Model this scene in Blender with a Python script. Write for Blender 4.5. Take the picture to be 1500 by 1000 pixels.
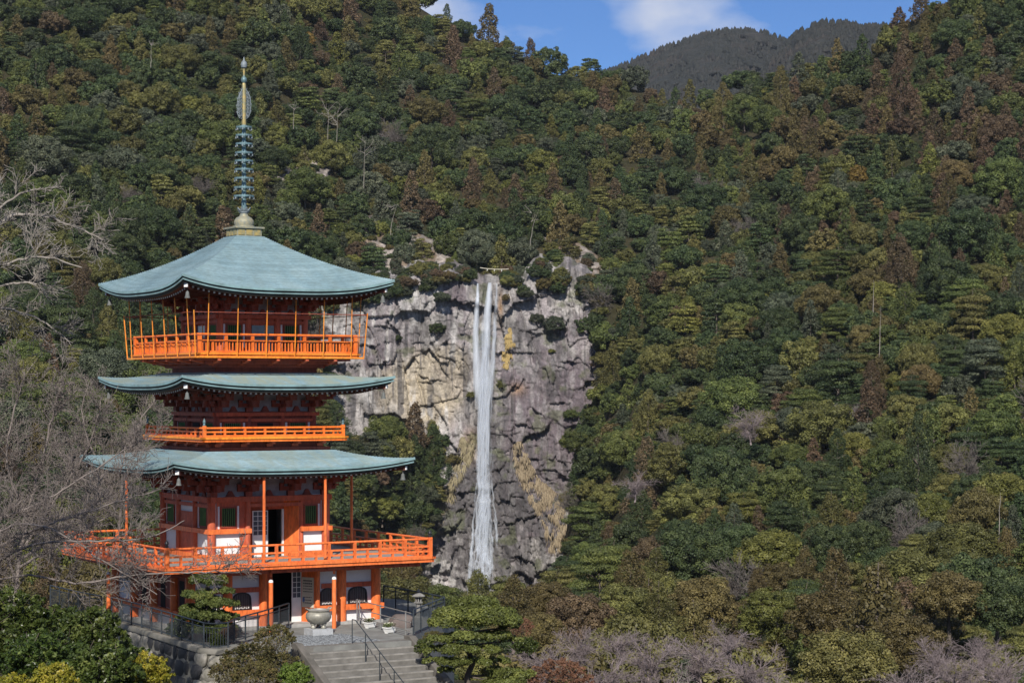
import bpy, math, random
import numpy as np
from mathutils import Vector, Matrix

scene = bpy.context.scene
for o in list(bpy.data.objects):
    bpy.data.objects.remove(o)
COL = scene.collection

# ------------------------------------------------------------------ camera
F = 3150.0            # focal length in pixels of the 1500-wide photograph
HZ = 569.0            # eye level in that photograph
cam_d = bpy.data.cameras.new('camera')
cam = bpy.data.objects.new('camera', cam_d)
COL.objects.link(cam)
cam.location = (0, 0, 0)
cam.rotation_euler = (math.radians(90), 0, 0)
cam_d.sensor_width = 36.0
cam_d.lens = F / 1500.0 * 36.0
cam_d.shift_y = (HZ - 500.0) / 1500.0
cam_d.clip_start = 0.5
cam_d.clip_end = 20000
scene.camera = cam

# ------------------------------------------------------------------ light
SUN_AZ = math.radians(-3)      # sun stands behind the camera, a little to the left
SUN_EL = math.radians(36)
world = bpy.data.worlds.new('World')
scene.world = world
world.use_nodes = True
wn = world.node_tree
wn.nodes.clear()
w_out = wn.nodes.new('ShaderNodeOutputWorld')
w_bg = wn.nodes.new('ShaderNodeBackground')
w_sky = wn.nodes.new('ShaderNodeTexSky')
w_sky.sky_type = 'NISHITA'
w_sky.sun_disc = False
w_sky.sun_elevation = SUN_EL
w_sky.sun_rotation = math.radians(180) + SUN_AZ
w_sky.altitude = 2000
w_sky.air_density = 0.8
w_sky.dust_density = 0.0
w_sky.ozone_density = 10.0
w_bg.inputs['Strength'].default_value = 0.085
# drifting cloud in the sky, by direction
tc = wn.nodes.new('ShaderNodeTexCoord')
mp = wn.nodes.new('ShaderNodeMapping')
mp.inputs['Scale'].default_value = (1.0, 1.0, 1.9)
mp.inputs['Location'].default_value = (1.4, 4.58, 3.83)
nz = wn.nodes.new('ShaderNodeTexNoise')
nz.inputs['Scale'].default_value = 9.0
nz.inputs['Detail'].default_value = 7.0
nz.inputs['Roughness'].default_value = 0.5
cr = wn.nodes.new('ShaderNodeValToRGB')
cr.color_ramp.elements[0].position = 0.47
cr.color_ramp.elements[0].color = (0, 0, 0, 1)
cr.color_ramp.elements[1].position = 0.62
cr.color_ramp.elements[1].color = (0.8, 0.8, 0.8, 1)
mx = wn.nodes.new('ShaderNodeMixRGB')
mx.inputs['Color2'].default_value = (6.8, 7.1, 8.0, 1)
L = wn.links.new
L(tc.outputs['Generated'], mp.inputs['Vector'])
L(mp.outputs['Vector'], nz.inputs['Vector'])
L(nz.outputs['Fac'], cr.inputs['Fac'])
L(cr.outputs['Color'], mx.inputs['Fac'])
L(w_sky.outputs['Color'], mx.inputs['Color1'])
L(mx.outputs['Color'], w_bg.inputs['Color'])
L(w_bg.outputs['Background'], w_out.inputs['Surface'])

sun_d = bpy.data.lights.new('sun', 'SUN')
sun_d.energy = 4.6
sun_d.angle = math.radians(0.53)
sun_d.color = (1.0, 0.94, 0.85)
sun = bpy.data.objects.new('sun', sun_d)
COL.objects.link(sun)
# direction towards the sun
sdir = Vector((math.sin(SUN_AZ) * math.cos(SUN_EL), -math.cos(SUN_AZ) * math.cos(SUN_EL), math.sin(SUN_EL)))
sun.rotation_euler = sdir.to_track_quat('Z', 'Y').to_euler()
sun.location = (0, -40, 60)

scene.view_settings.view_transform = 'Standard'
scene.view_settings.look = 'None'
scene.view_settings.exposure = 0.25
scene.view_settings.gamma = 1.0
scene.view_settings.use_curve_mapping = False
scene.render.engine = 'CYCLES'
scene.cycles.max_bounces = 4
scene.cycles.diffuse_bounces = 2
scene.cycles.glossy_bounces = 2
scene.cycles.transparent_max_bounces = 24
scene.cycles.use_denoising = True


# ------------------------------------------------------------------ helpers
def P(x, y, Y):
    """a point of the photograph (1500 x 1000) at the distance Y from the eye"""
    return Vector(((x - 750.0) / F * Y, Y, (HZ - y) / F * Y))


def tag(o, label=None, cat=None, group=None, kind=None):
    if label:
        o['label'] = label
    if cat:
        o['category'] = cat
    if group:
        o['group'] = group
    if kind:
        o['kind'] = kind
    return o


def empty(name, loc=(0, 0, 0), rz=0.0, label=None, cat=None, group=None):
    o = bpy.data.objects.new(name, None)
    o.empty_display_size = 0.3
    COL.objects.link(o)
    o.location = loc
    o.rotation_euler = (0, 0, rz)
    return tag(o, label, cat, group)


def link(name, me, mat=None, parent=None, kind=None):
    o = bpy.data.objects.new(name, me)
    COL.objects.link(o)
    if mat is not None and len(me.materials) == 0:
        me.materials.append(mat)
    if parent is not None:
        o.parent = parent
    if kind:
        o['kind'] = kind
    return o


def np_mesh(name, verts, faces, smooth=False):
    """verts (n,3), faces (m,k) arrays -> mesh"""
    verts = np.asarray(verts, dtype=np.float32)
    faces = np.asarray(faces, dtype=np.int32)
    me = bpy.data.meshes.new(name)
    k = faces.shape[1]
    me.vertices.add(len(verts))
    me.vertices.foreach_set('co', verts.ravel())
    me.loops.add(faces.size)
    me.loops.foreach_set('vertex_index', faces.ravel())
    me.polygons.add(len(faces))
    me.polygons.foreach_set('loop_start', np.arange(0, faces.size, k, dtype=np.int32))
    me.polygons.foreach_set('loop_total', np.full(len(faces), k, dtype=np.int32))
    if smooth:
        me.polygons.foreach_set('use_smooth', np.ones(len(faces), dtype=bool))
    me.update(calc_edges=True)
    me.validate()
    return me


def point_attr(me, name, data):
    data = np.asarray(data, dtype=np.float32)
    if data.ndim == 1:
        a = me.attributes.new(name, 'FLOAT', 'POINT')
        a.data.foreach_set('value', data)
    else:
        if data.shape[1] == 3:
            data = np.hstack([data, np.ones((len(data), 1), np.float32)])
        a = me.attributes.new(name, 'FLOAT_COLOR', 'POINT')
        a.data.foreach_set('color', data.ravel())


class MB:
    """collects simple shapes and links them as one mesh"""

    def __init__(self):
        self.v = []
        self.f = []

    def add(self, vs, fs):
        n = len(self.v)
        self.v += [tuple(p) for p in vs]
        self.f += [tuple(i + n for i in q) for q in fs]
        return self

    def box(self, cx, cy, cz, sx, sy, sz, rz=0.0):
        c, s = math.cos(rz), math.sin(rz)
        vs = []
        for dz in (-.5, .5):
            for dx, dy in ((-.5, -.5), (.5, -.5), (.5, .5), (-.5, .5)):
                x, y = dx * sx, dy * sy
                vs.append((cx + c * x - s * y, cy + s * x + c * y, cz + dz * sz))
        return self.add(vs, [(3, 2, 1, 0), (4, 5, 6, 7), (0, 1, 5, 4), (1, 2, 6, 5), (2, 3, 7, 6), (3, 0, 4, 7)])

    def bx(self, x0, x1, y0, y1, z0, z1):
        return self.box((x0 + x1) / 2, (y0 + y1) / 2, (z0 + z1) / 2, abs(x1 - x0), abs(y1 - y0), abs(z1 - z0))

    def bar(self, p0, p1, w, h, up=(0, 0, 1)):
        p0, p1 = Vector(p0), Vector(p1)
        d = (p1 - p0).normalized()
        u = Vector(up)
        s = d.cross(u)
        if s.length < 1e-4:
            s = Vector((1, 0, 0))
        s.normalize()
        u = s.cross(d).normalized()
        vs = []
        for p in (p0, p1):
            for a, b in ((-1, -1), (1, -1), (1, 1), (-1, 1)):
                vs.append(p + s * (a * w / 2) + u * (b * h / 2))
        return self.add(vs, [(3, 2, 1, 0), (4, 5, 6, 7), (0, 1, 5, 4), (1, 2, 6, 5), (2, 3, 7, 6), (3, 0, 4, 7)])

    def cyl(self, p0, p1, r0, r1=None, n=10, caps=True):
        if r1 is None:
            r1 = r0
        p0, p1 = Vector(p0), Vector(p1)
        d = (p1 - p0).normalized()
        a = d.cross(Vector((0, 0, 1)))
        if a.length < 1e-4:
            a = Vector((1, 0, 0))
        a.normalize()
        b = d.cross(a)
        vs = []
        for p, r in ((p0, r0), (p1, r1)):
            for i in range(n):
                t = 2 * math.pi * i / n
                vs.append(p + (a * math.cos(t) + b * math.sin(t)) * r)
        fs = [(i, i + n, (i + 1) % n + n, (i + 1) % n) for i in range(n)]
        if caps:
            fs += [tuple(range(n)), tuple(range(2 * n - 1, n - 1, -1))]
        return self.add(vs, fs)

    def tube(self, pts, r, n=6):
        for a, b in zip(pts[:-1], pts[1:]):
            self.cyl(a, b, r, r, n)
        return self

    def lathe(self, prof, n=16, c=(0, 0, 0)):
        vs = []
        for r, z in prof:
            for i in range(n):
                t = 2 * math.pi * i / n
                vs.append((c[0] + r * math.cos(t), c[1] + r * math.sin(t), c[2] + z))
        fs = []
        for k in range(len(prof) - 1):
            for i in range(n):
                j = (i + 1) % n
                fs.append((k * n + i, k * n + j, (k + 1) * n + j, (k + 1) * n + i))
        m = len(prof) - 1
        fs.append(tuple(range(n - 1, -1, -1)))
        fs.append(tuple(m * n + i for i in range(n)))
        return self.add(vs, fs)

    def prism(self, poly, y0, y1):
        """poly of (x, z), extruded along y"""
        n = len(poly)
        vs = [(x, y0, z) for x, z in poly] + [(x, y1, z) for x, z in poly]
        fs = [(i, (i + 1) % n, (i + 1) % n + n, i + n) for i in range(n)]
        fs += [tuple(range(n - 1, -1, -1)), tuple(range(n, 2 * n))]
        return self.add(vs, fs)

    def slab(self, poly, z0, z1):
        """poly of (x, y), extruded along z"""
        n = len(poly)
        vs = [(x, y, z0) for x, y in poly] + [(x, y, z1) for x, y in poly]
        fs = [(i, (i + 1) % n, (i + 1) % n + n, i + n) for i in range(n)]
        fs += [tuple(range(n - 1, -1, -1)), tuple(range(n, 2 * n))]
        return self.add(vs, fs)

    def mesh(self, name, smooth=False):
        me = bpy.data.meshes.new(name)
        me.from_pydata(self.v, [], self.f)
        me.update()
        import bmesh
        b = bmesh.new()
        b.from_mesh(me)
        bmesh.ops.recalc_face_normals(b, faces=b.faces)
        b.to_mesh(me)
        b.free()
        if smooth:
            for p in me.polygons:
                p.use_smooth = True
            try:
                me.set_sharp_from_angle(angle=math.radians(40))
            except Exception:
                pass
        return me

    def build(self, name, mat, parent=None, kind=None, smooth=False):
        return link(name, self.mesh(name, smooth), mat, parent, kind)


# value noise in numpy
def _hash(ix, iy, seed):
    n = (ix.astype(np.int64) * 374761393 + iy.astype(np.int64) * 668265263 + seed * 1442695041) & 0x7fffffff
    n = ((n ^ (n >> 13)) * 1274126177) & 0x7fffffff
    n = n ^ (n >> 16)
    return (n & 0xffff) / 65535.0


def vnoise(x, y, seed=0):
    ix, iy = np.floor(x), np.floor(y)
    fx, fy = x - ix, y - iy
    fx = fx * fx * (3 - 2 * fx)
    fy = fy * fy * (3 - 2 * fy)
    a = _hash(ix, iy, seed)
    b = _hash(ix + 1, iy, seed)
    c = _hash(ix, iy + 1, seed)
    d = _hash(ix + 1, iy + 1, seed)
    return (a * (1 - fx) + b * fx) * (1 - fy) + (c * (1 - fx) + d * fx) * fy


def fbm(x, y, seed=0, octs=4):
    s, a, t = 0, 1.0, 0
    for k in range(octs):
        s = s + a * vnoise(x * 2 ** k, y * 2 ** k, seed + 17 * k)
        t += a
        a *= 0.5
    return s / t


def worley(x, y, seed=0):
    """value of the nearest cell and distance to the border (F2 - F1)"""
    ix, iy = np.floor(x), np.floor(y)
    f1 = np.full(x.shape, 9.0)
    f2 = np.full(x.shape, 9.0)
    val = np.zeros(x.shape)
    for dx in (-1, 0, 1):
        for dy in (-1, 0, 1):
            cx, cy = ix + dx, iy + dy
            px = cx + _hash(cx, cy, seed)
            py = cy + _hash(cx, cy, seed + 5)
            d = np.hypot(px - x, py - y)
            v = _hash(cx, cy, seed + 9)
            m = d < f1
            f2 = np.where(m, f1, np.minimum(f2, d))
            val = np.where(m, v, val)
            f1 = np.where(m, d, f1)
    return val, f2 - f1


def in_poly(px, py, poly):
    px, py = np.asarray(px, float), np.asarray(py, float)
    r = np.zeros(px.shape, bool)
    n = len(poly)
    for i in range(n):
        x0, y0 = poly[i]
        x1, y1 = poly[(i + 1) % n]
        if y0 == y1:
            continue
        c = ((y0 > py) != (y1 > py)) & (px < (x1 - x0) * (py - y0) / (y1 - y0) + x0)
        r ^= c
    return r


def poly_dist(px, py, poly):
    """signed distance, negative inside"""
    px, py = np.asarray(px, float), np.asarray(py, float)
    d = np.full(px.shape, 1e9)
    n = len(poly)
    for i in range(n):
        x0, y0 = poly[i]
        x1, y1 = poly[(i + 1) % n]
        dx, dy = x1 - x0, y1 - y0
        t = np.clip(((px - x0) * dx + (py - y0) * dy) / (dx * dx + dy * dy + 1e-9), 0, 1)
        d = np.minimum(d, np.hypot(px - x0 - t * dx, py - y0 - t * dy))
    return np.where(in_poly(px, py, poly), -d, d)


# ------------------------------------------------------------------ materials
def nodes_of(name):
    m = bpy.data.materials.new(name)
    m.use_nodes = True
    nt = m.node_tree
    b = nt.nodes['Principled BSDF']
    return m, nt, b


def srgb(r, g, b):
    def f(c):
        c /= 255.0
        return c / 12.92 if c <= 0.04045 else ((c + 0.055) / 1.055) ** 2.4
    return (f(r), f(g), f(b), 1.0)


def mix(nt, fac, a, b, mode='MIX'):
    n = nt.nodes.new('ShaderNodeMixRGB')
    n.blend_type = mode
    for key, v in (('Fac', fac), ('Color1', a), ('Color2', b)):
        if isinstance(v, (int, float)):
            n.inputs[key].default_value = v
        elif isinstance(v, (tuple, list)):
            n.inputs[key].default_value = tuple(v) if len(v) == 4 else tuple(v) + (1,)
        else:
            nt.links.new(v, n.inputs[key])
    return n.outputs['Color']


def noise(nt, scale, detail=4, rough=0.5, stretch=None, coord='Object', out='Fac'):
    tcn = nt.nodes.new('ShaderNodeTexCoord')
    nn = nt.nodes.new('ShaderNodeTexNoise')
    nn.inputs['Scale'].default_value = scale
    nn.inputs['Detail'].default_value = detail
    nn.inputs['Roughness'].default_value = rough
    src = tcn.outputs[coord]
    if stretch:
        m = nt.nodes.new('ShaderNodeMapping')
        m.inputs['Scale'].default_value = stretch
        nt.links.new(src, m.inputs['Vector'])
        src = m.outputs['Vector']
    nt.links.new(src, nn.inputs['Vector'])
    return nn.outputs[out]


def ramp(nt, fac, stops):
    r = nt.nodes.new('ShaderNodeValToRGB')
    e = r.color_ramp.elements
    while len(e) < len(stops):
        e.new(0.5)
    for i, (p, c) in enumerate(stops):
        e[i].position = p
        e[i].color = tuple(c) if len(c) == 4 else tuple(c) + (1,)
    nt.links.new(fac, r.inputs['Fac'])
    return r.outputs['Color']


def bump(nt, b, height, strength=0.3, dist=0.05):
    n = nt.nodes.new('ShaderNodeBump')
    n.inputs['Strength'].default_value = strength
    n.inputs['Distance'].default_value = dist
    nt.links.new(height, n.inputs['Height'])
    nt.links.new(n.outputs['Normal'], b.inputs['Normal'])


def plain(name, c1, c2=None, scale=3.0, rough=0.6, metal=0.0, spec=0.4, stretch=None, bmp=0.0, detail=5):
    m, nt, b = nodes_of(name)
    c1 = tuple(c1)[:3]
    c2 = tuple(c2)[:3] if c2 else tuple(x * 0.72 for x in c1)
    n1 = noise(nt, scale, detail, 0.6, stretch)
    col = ramp(nt, n1, [(0.3, c2), (0.68, c1)])
    nt.links.new(col, b.inputs['Base Color'])
    b.inputs['Roughness'].default_value = rough
    b.inputs['Metallic'].default_value = metal
    b.inputs['Specular IOR Level'].default_value = spec
    if bmp:
        bump(nt, b, n1, bmp, 0.03)
    return m


def leaf_mat(name, c1, c2, c3=None, transl=0.18, rough=0.55, vary=0.25):
    """leaves: tone varies by clump and from plant to plant"""
    m, nt, b = nodes_of(name)
    at = nt.nodes.new('ShaderNodeAttribute')
    at.attribute_name = 'tone'
    stops = [(0.0, c1), (0.75, c2)] + ([(1.0, c3)] if c3 else [])
    col = ramp(nt, at.outputs['Fac'], stops)
    oi = nt.nodes.new('ShaderNodeObjectInfo')
    hs = nt.nodes.new('ShaderNodeHueSaturation')
    mr = nt.nodes.new('ShaderNodeMapRange')
    mr.inputs['To Min'].default_value = 1 - vary
    mr.inputs['To Max'].default_value = 1 + vary
    nt.links.new(oi.outputs['Random'], mr.inputs['Value'])
    nt.links.new(mr.outputs['Result'], hs.inputs['Value'])
    ml = nt.nodes.new('ShaderNodeMath')
    ml.operation = 'MULTIPLY'
    ml.inputs[1].default_value = 7.31
    fr = nt.nodes.new('ShaderNodeMath')
    fr.operation = 'FRACT'
    nt.links.new(oi.outputs['Random'], ml.inputs[0])
    nt.links.new(ml.outputs[0], fr.inputs[0])
    mh = nt.nodes.new('ShaderNodeMapRange')
    mh.inputs['To Min'].default_value = 0.485
    mh.inputs['To Max'].default_value = 0.512
    nt.links.new(fr.outputs[0], mh.inputs['Value'])
    nt.links.new(mh.outputs['Result'], hs.inputs['Hue'])
    nt.links.new(col, hs.inputs['Color'])
    nt.links.new(hs.outputs['Color'], b.inputs['Base Color'])
    b.inputs['Roughness'].default_value = rough
    b.inputs['Specular IOR Level'].default_value = 0.3
    if transl:
        tr = nt.nodes.new('ShaderNodeBsdfTranslucent')
        nt.links.new(hs.outputs['Color'], tr.inputs['Color'])
        ms = nt.nodes.new('ShaderNodeMixShader')
        ms.inputs['Fac'].default_value = transl
        nt.links.new(b.outputs['BSDF'], ms.inputs[1])
        nt.links.new(tr.outputs['BSDF'], ms.inputs[2])
        nt.links.new(ms.outputs['Shader'], nt.nodes['Material Output'].inputs['Surface'])
    return m


M = {}
M['bark'] = plain('bark', (.16, .13, .105), (.07, .058, .048), 6, .9, stretch=(1, 1, .25), bmp=.4)
M['pale_bark'] = plain('pale_bark', (.30, .275, .24), (.17, .15, .13), 3, .85, stretch=(1, 1, .3))
M['twig'] = plain('twig', (.235, .20, .18), (.13, .108, .098), 1.5, .85)
M['twig_grey'] = plain('twig_grey', (.33, .30, .265), (.17, .15, .13), 1.0, .85)
M['twig_mauve'] = plain('twig_mauve', (.31, .255, .255), (.18, .145, .145), 1.2, .9)
M['twig_far'] = plain('twig_far', (.20, .175, .155), (.11, .095, .085), 1.0, .9)
LEAF = {
    'dark green': leaf_mat('leaf_dark_green', (.032, .051, .021), (.067, .092, .032), (.109, .136, .044)),
    'mid green': leaf_mat('leaf_mid_green', (.053, .072, .022), (.113, .136, .036), (.178, .198, .053)),
    'olive green': leaf_mat('leaf_olive', (.076, .078, .024), (.152, .147, .044), (.218, .209, .060)),
    'yellow green': leaf_mat('leaf_yellow_green', (.092, .101, .025), (.167, .170, .039), (.230, .230, .057)),
    'rusty brown': leaf_mat('leaf_rusty_brown', (.071, .051, .030), (.132, .090, .051), (.172, .121, .064)),
    'olive brown': leaf_mat('leaf_olive_brown', (.081, .067, .026), (.149, .120, .044), (.196, .161, .057)),
    'grey green': leaf_mat('leaf_grey_green', (.048, .060, .037), (.094, .108, .064), (.138, .149, .092)),
    'ochre': leaf_mat('leaf_ochre', (.138, .086, .023), (.241, .149, .039), (.299, .196, .052)),
}
# ------------------------------------------------------------------ terrain
YC = 850.0     # distance of the rock face with the fall
CLIFF = [(470, 425), (505, 418), (530, 428), (560, 407), (590, 417), (615, 400), (640, 408), (660, 396), (690, 410), (700, 415), (735, 415), (748, 407), (768, 413), (790, 391), (815, 408), (835, 391), (858, 402),
         (876, 438), (868, 470), (876, 520), (886, 552), (868, 590), (852, 640), (842, 690), (838, 760), (832, 850),
         (790, 905), (700, 925), (612, 905), (598, 850), (618, 800), (636, 730), (648, 665), (625, 645), (590, 640), (545, 650), (500, 640), (470, 600)]
_ctrl = [  # x, y, distance
    (-150, 1100, 240), (100, 1100, 260), (400, 1100, 290), (700, 1100, 300), (1000, 1100, 290), (1300, 1100, 280), (1650, 1100, 270),
    (-150, 800, 380), (100, 800, 420), (300, 800, 520), (-150, 500, 600), (100, 500, 650), (300, 500, 760),
    (-150, 200, 830), (100, 200, 880), (300, 250, 880), (-150, -250, 1150), (200, -200, 1180), (450, -100, 1200), (650, 20, 1240), (780, 80, 1250),
    (905, 118, 1230), (1000, 150, 1180), (1060, 125, 1150), (1150, 100, 1120), (1250, 60, 1080), (1310, 20, 1050), (1500, -60, 1000), (1650, -120, 980),
    (470, 450, 860), (470, 600, 830), (500, 690, 780), (560, 700, 800), (610, 740, 832), (585, 850, 790), (560, 950, 520),
    (480, 300, 930), (600, 350, 910), (700, 385, 890), (800, 350, 915), (600, 200, 1020), (750, 220, 1050),
    (880, 430, 860), (890, 560, 835), (860, 680, 800), (850, 800, 740), (760, 925, 420), (690, 950, 430), (620, 950, 520), (760, 990, 370), (900, 930, 400), (900, 850, 530),
    (930, 300, 1000), (1000, 600, 720), (1000, 750, 610), (1000, 900, 450), (1150, 300, 900), (1150, 600, 680), (1150, 800, 520), (1150, 950, 390),
    (1350, 200, 900), (1350, 500, 680), (1350, 750, 520), (1350, 950, 370), (1600, 200, 850), (1600, 500, 640), (1600, 800, 460),
]
_cx = np.array([c[0] for c in _ctrl], float) / 500.0
_cy = np.array([c[1] for c in _ctrl], float) / 500.0
_cv = np.log(np.array([c[2] for c in _ctrl], float))


def _tps(r2):
    return np.where(r2 < 1e-12, 0.0, 0.5 * r2 * np.log(np.maximum(r2, 1e-12)))


_n = len(_ctrl)
_A = np.zeros((_n + 3, _n + 3))
_A[:_n, :_n] = _tps((_cx[:, None] - _cx[None]) ** 2 + (_cy[:, None] - _cy[None]) ** 2) + 0.004 * np.eye(_n)
_A[:_n, _n] = _A[_n, :_n] = 1
_A[:_n, _n + 1] = _A[_n + 1, :_n] = _cx
_A[:_n, _n + 2] = _A[_n + 2, :_n] = _cy
_w = np.linalg.solve(_A, np.concatenate([_cv, np.zeros(3)]))


def hill_dist(x, y):
    x = np.asarray(x, float) / 500.0
    y = np.asarray(y, float) / 500.0
    r = _w[_n] + _w[_n + 1] * x + _w[_n + 2] * y
    for i in range(_n):
        r = r + _w[i] * _tps((x - _cx[i]) ** 2 + (y - _cy[i]) ** 2)
    return np.exp(r)


_rx = [-200, 100, 300, 500, 650, 700, 760, 800, 850, 905, 950, 988, 1026, 1058, 1103, 1157, 1199, 1266, 1289, 1310, 1500, 1700]
_ry = [-300, -210, -150, -60, 34, 58, 88, 106, 118, 124, 138, 160, 166, 148, 124, 130, 112, 88, 70, 44, -55, -150]


def ridge_y(x):
    return np.interp(x, _rx, _ry)


# distance to the outline of the rock face, looked up from a grid
_sgx, _sgy = np.meshgrid(np.arange(-200, 1700, 4.0), np.arange(-320, 1140, 4.0))
_SD = poly_dist(_sgx, _sgy, CLIFF)


def cliff_sd(x, y):
    i = np.clip(np.round((np.asarray(y, float) + 320) / 4).astype(int), 0, _SD.shape[0] - 1)
    j = np.clip(np.round((np.asarray(x, float) + 200) / 4).astype(int), 0, _SD.shape[1] - 1)
    return _SD[i, j]


# forested hillside: columns run from the valley up to the ridge, then fall away behind it
m_floor, nt, b = nodes_of('forest_floor')
n1 = noise(nt, 0.035, 6, .65)
n2 = noise(nt, 0.4, 5, .6)
c = ramp(nt, n1, [(.35, (.030, .034, .016)), (.55, (.055, .048, .026)), (.7, (.07, .06, .04))])
c = mix(nt, .6, c, ramp(nt, n2, [(.3, (.35, .35, .35)), (.7, (1.2, 1.2, 1.2))]), 'MULTIPLY')
nt.links.new(c, b.inputs['Base Color'])
b.inputs['Roughness'].default_value = 1.0
b.inputs['Specular IOR Level'].default_value = 0.1
bump(nt, b, n2, .8, 1.2)

cols = np.arange(-170, 1680, 8.0)
NS, NB = 120, 8
rows_v = []
for i, s in enumerate(np.linspace(0, 1, NS)):
    ry = ridge_y(cols)
    yy = 1100 + (ry - 1100) * s
    d = hill_dist(cols, yy)
    sd = cliff_sd(cols, yy)
    d = d + 26.0 * np.clip(1 - (sd + 6) / 14.0, 0, 1) + (YC + 6 - np.minimum(d, YC + 6)) * np.clip(-sd / 10.0, 0, 1)
    d = d + 3.0 * (fbm(cols / 40, yy / 40, 3) - .5)
    rows_v.append(np.stack([(cols - 750) / F * d, d, (HZ - yy) / F * d], 1))
top = rows_v[-1]
for k in range(1, NB + 1):
    q = top.copy()
    q[:, 1] += 45 * k
    q[:, 0] *= q[:, 1] / top[:, 1]
    q[:, 2] = top[:, 2] - 0.22 * (k ** 1.45) * 14
    rows_v.append(q)
V = np.concatenate(rows_v)
nc, nr = len(cols), len(rows_v)
ii, jj = np.meshgrid(np.arange(nr - 1), np.arange(nc - 1), indexing='ij')
a = (ii * nc + jj).ravel()
FQ = np.stack([a, a + 1, a + nc + 1, a + nc], 1)
hill = link('forested_hillside', np_mesh('forested_hillside', V, FQ, True), m_floor, kind='structure')

# near ground: from below the viewpoint down to the valley floor
gx = np.linspace(-420, 420, 85)
gyv = np.array([-60, -20, 0, 8, 20, 40, 60, 70, 76, 82, 88, 95, 105, 120, 150, 200, 250, 300, 340], float)
gz = np.interp(gyv, [-60, 0, 8, 40, 70, 100, 120, 200, 300, 340], [-1.8, -1.8, -4, -12.2, -12.6, -13.0, -16, -35, -51, -57])
GX, GY = np.meshgrid(gx, gyv)
GZ = np.repeat(gz[:, None], len(gx), 1) + 1.2 * (fbm(GX / 9, GY / 9, 31) - .5) * np.clip((GY - 8) / 30, 0, 1)
GZ = GZ - np.clip((GX + 1) / 10, 0, 1) * 4.0 * np.clip((GY - 45) / 20, 0, 1)
V = np.stack([GX, GY, GZ], -1).reshape(-1, 3)
nc, nr = len(gx), len(gyv)
ii, jj = np.meshgrid(np.arange(nr - 1), np.arange(nc - 1), indexing='ij')
a = (ii * nc + jj).ravel()
ground = link('ground', np_mesh('ground', V, np.stack([a, a + 1, a + nc + 1, a + nc], 1), True), m_floor, kind='structure')

# far mountains behind the saddle
m_far, nt, b = nodes_of('far_forest')
n1 = noise(nt, .012, 8, .7)
n2 = noise(nt, .09, 6, .7)
c = ramp(nt, n1, [(.3, (.032, .036, .034)), (.5, (.044, .046, .042)), (.7, (.064, .055, .05))])
c = mix(nt, .7, c, ramp(nt, n2, [(.3, (.4, .4, .4)), (.7, (1.3, 1.3, 1.3))]), 'MULTIPLY')
nt.links.new(c, b.inputs['Base Color'])
b.inputs['Roughness'].default_value = 1
b.inputs['Specular IOR Level'].default_value = .05
bump(nt, b, n2, 1.0, 6.0)


def mountain(name, prof, dist, seed, drop=90):
    xs = np.arange(prof[0][0], prof[-1][0] + .1, 2.0)
    py = np.interp(xs, [p[0] for p in prof], [p[1] for p in prof])
    rows = []
    for k in range(-14, 41):
        if k >= 0:
            yy = py + drop * k / 26.0 + 3 * (fbm(xs / 26, xs * 0 + k * .45, seed) - .5) * min(k, 6) / 6
            d = dist - 900 * (k / 40.0) + 160 * (fbm(xs / 30, xs * 0 + k * .3, seed + 3) - .5)
        else:
            yy = py + 2.2 * (-k) ** 1.3
            d = np.full(xs.shape, dist) + 45.0 * (-k)
        rows.append(np.stack([(xs - 750) / F * d, d, (HZ - yy) / F * d], 1))
    V = np.concatenate(rows)
    nc, nr = len(xs), len(rows)
    ii, jj = np.meshgrid(np.arange(nr - 1), np.arange(nc - 1), indexing='ij')
    a = (ii * nc + jj).ravel()
    o = link(name, np_mesh(name, V, np.stack([a, a + nc, a + nc + 1, a + 1], 1), True), m_far, kind='structure')
    # its wood: small pointed trees, standing all over the slope and along the crest
    rng = np.random.default_rng(seed)
    vs, fs = [], []
    for q in range(2600):
        x = rng.uniform(xs[0], xs[-1])
        k = 0 if q < 260 else rng.uniform(0, 1) ** 1.3 * 32
        y0 = np.interp(x, xs, py) + drop * k / 26.0 + 1.0
        d = dist - 900 * (k / 40.0) - 4
        h = rng.uniform(5, 10)
        r = h * rng.uniform(.32, .5)
        bx, by, bz = (x - 750) / F * d, d, (HZ - y0) / F * d
        n = len(vs)
        ang = rng.uniform(0, 6.28)
        for t in range(5):
            vs.append((bx + r * math.cos(ang + t * 1.2566), by + r * math.sin(ang + t * 1.2566), bz - 1))
        for t in range(5):
            vs.append((bx + .62 * r * math.cos(ang + .6 + t * 1.2566), by + .62 * r * math.sin(ang + .6 + t * 1.2566), bz + h * .55))
        vs.append((bx, by, bz + h))
        for t in range(5):
            u = (t + 1) % 5
            fs += [(n + t, n + u, n + 5 + t), (n + u, n + 5 + u, n + 5 + t), (n + 5 + t, n + 5 + u, n + 10)]
    w = link('far_wood', np_mesh('far_wood', np.array(vs), np.array(fs)), m_far)
    tag(w, 'tiny dark conifers covering ' + ('the broad far ridge' if seed == 41 else 'the smaller far ridge on the right'), 'wood', kind='stuff')
    return o


mountain('far_mountain', [(800, 150), (860, 118), (905, 100), (960, 77), (1000, 61), (1040, 49), (1080, 44), (1120, 49), (1150, 60), (1200, 86), (1300, 130)], 3600, 41)
mountain('far_mountain', [(1060, 150), (1120, 104), (1145, 74), (1165, 52), (1185, 41), (1210, 34), (1240, 36), (1270, 42), (1340, 36), (1420, 26), (1520, 16)], 3000, 77)

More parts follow.
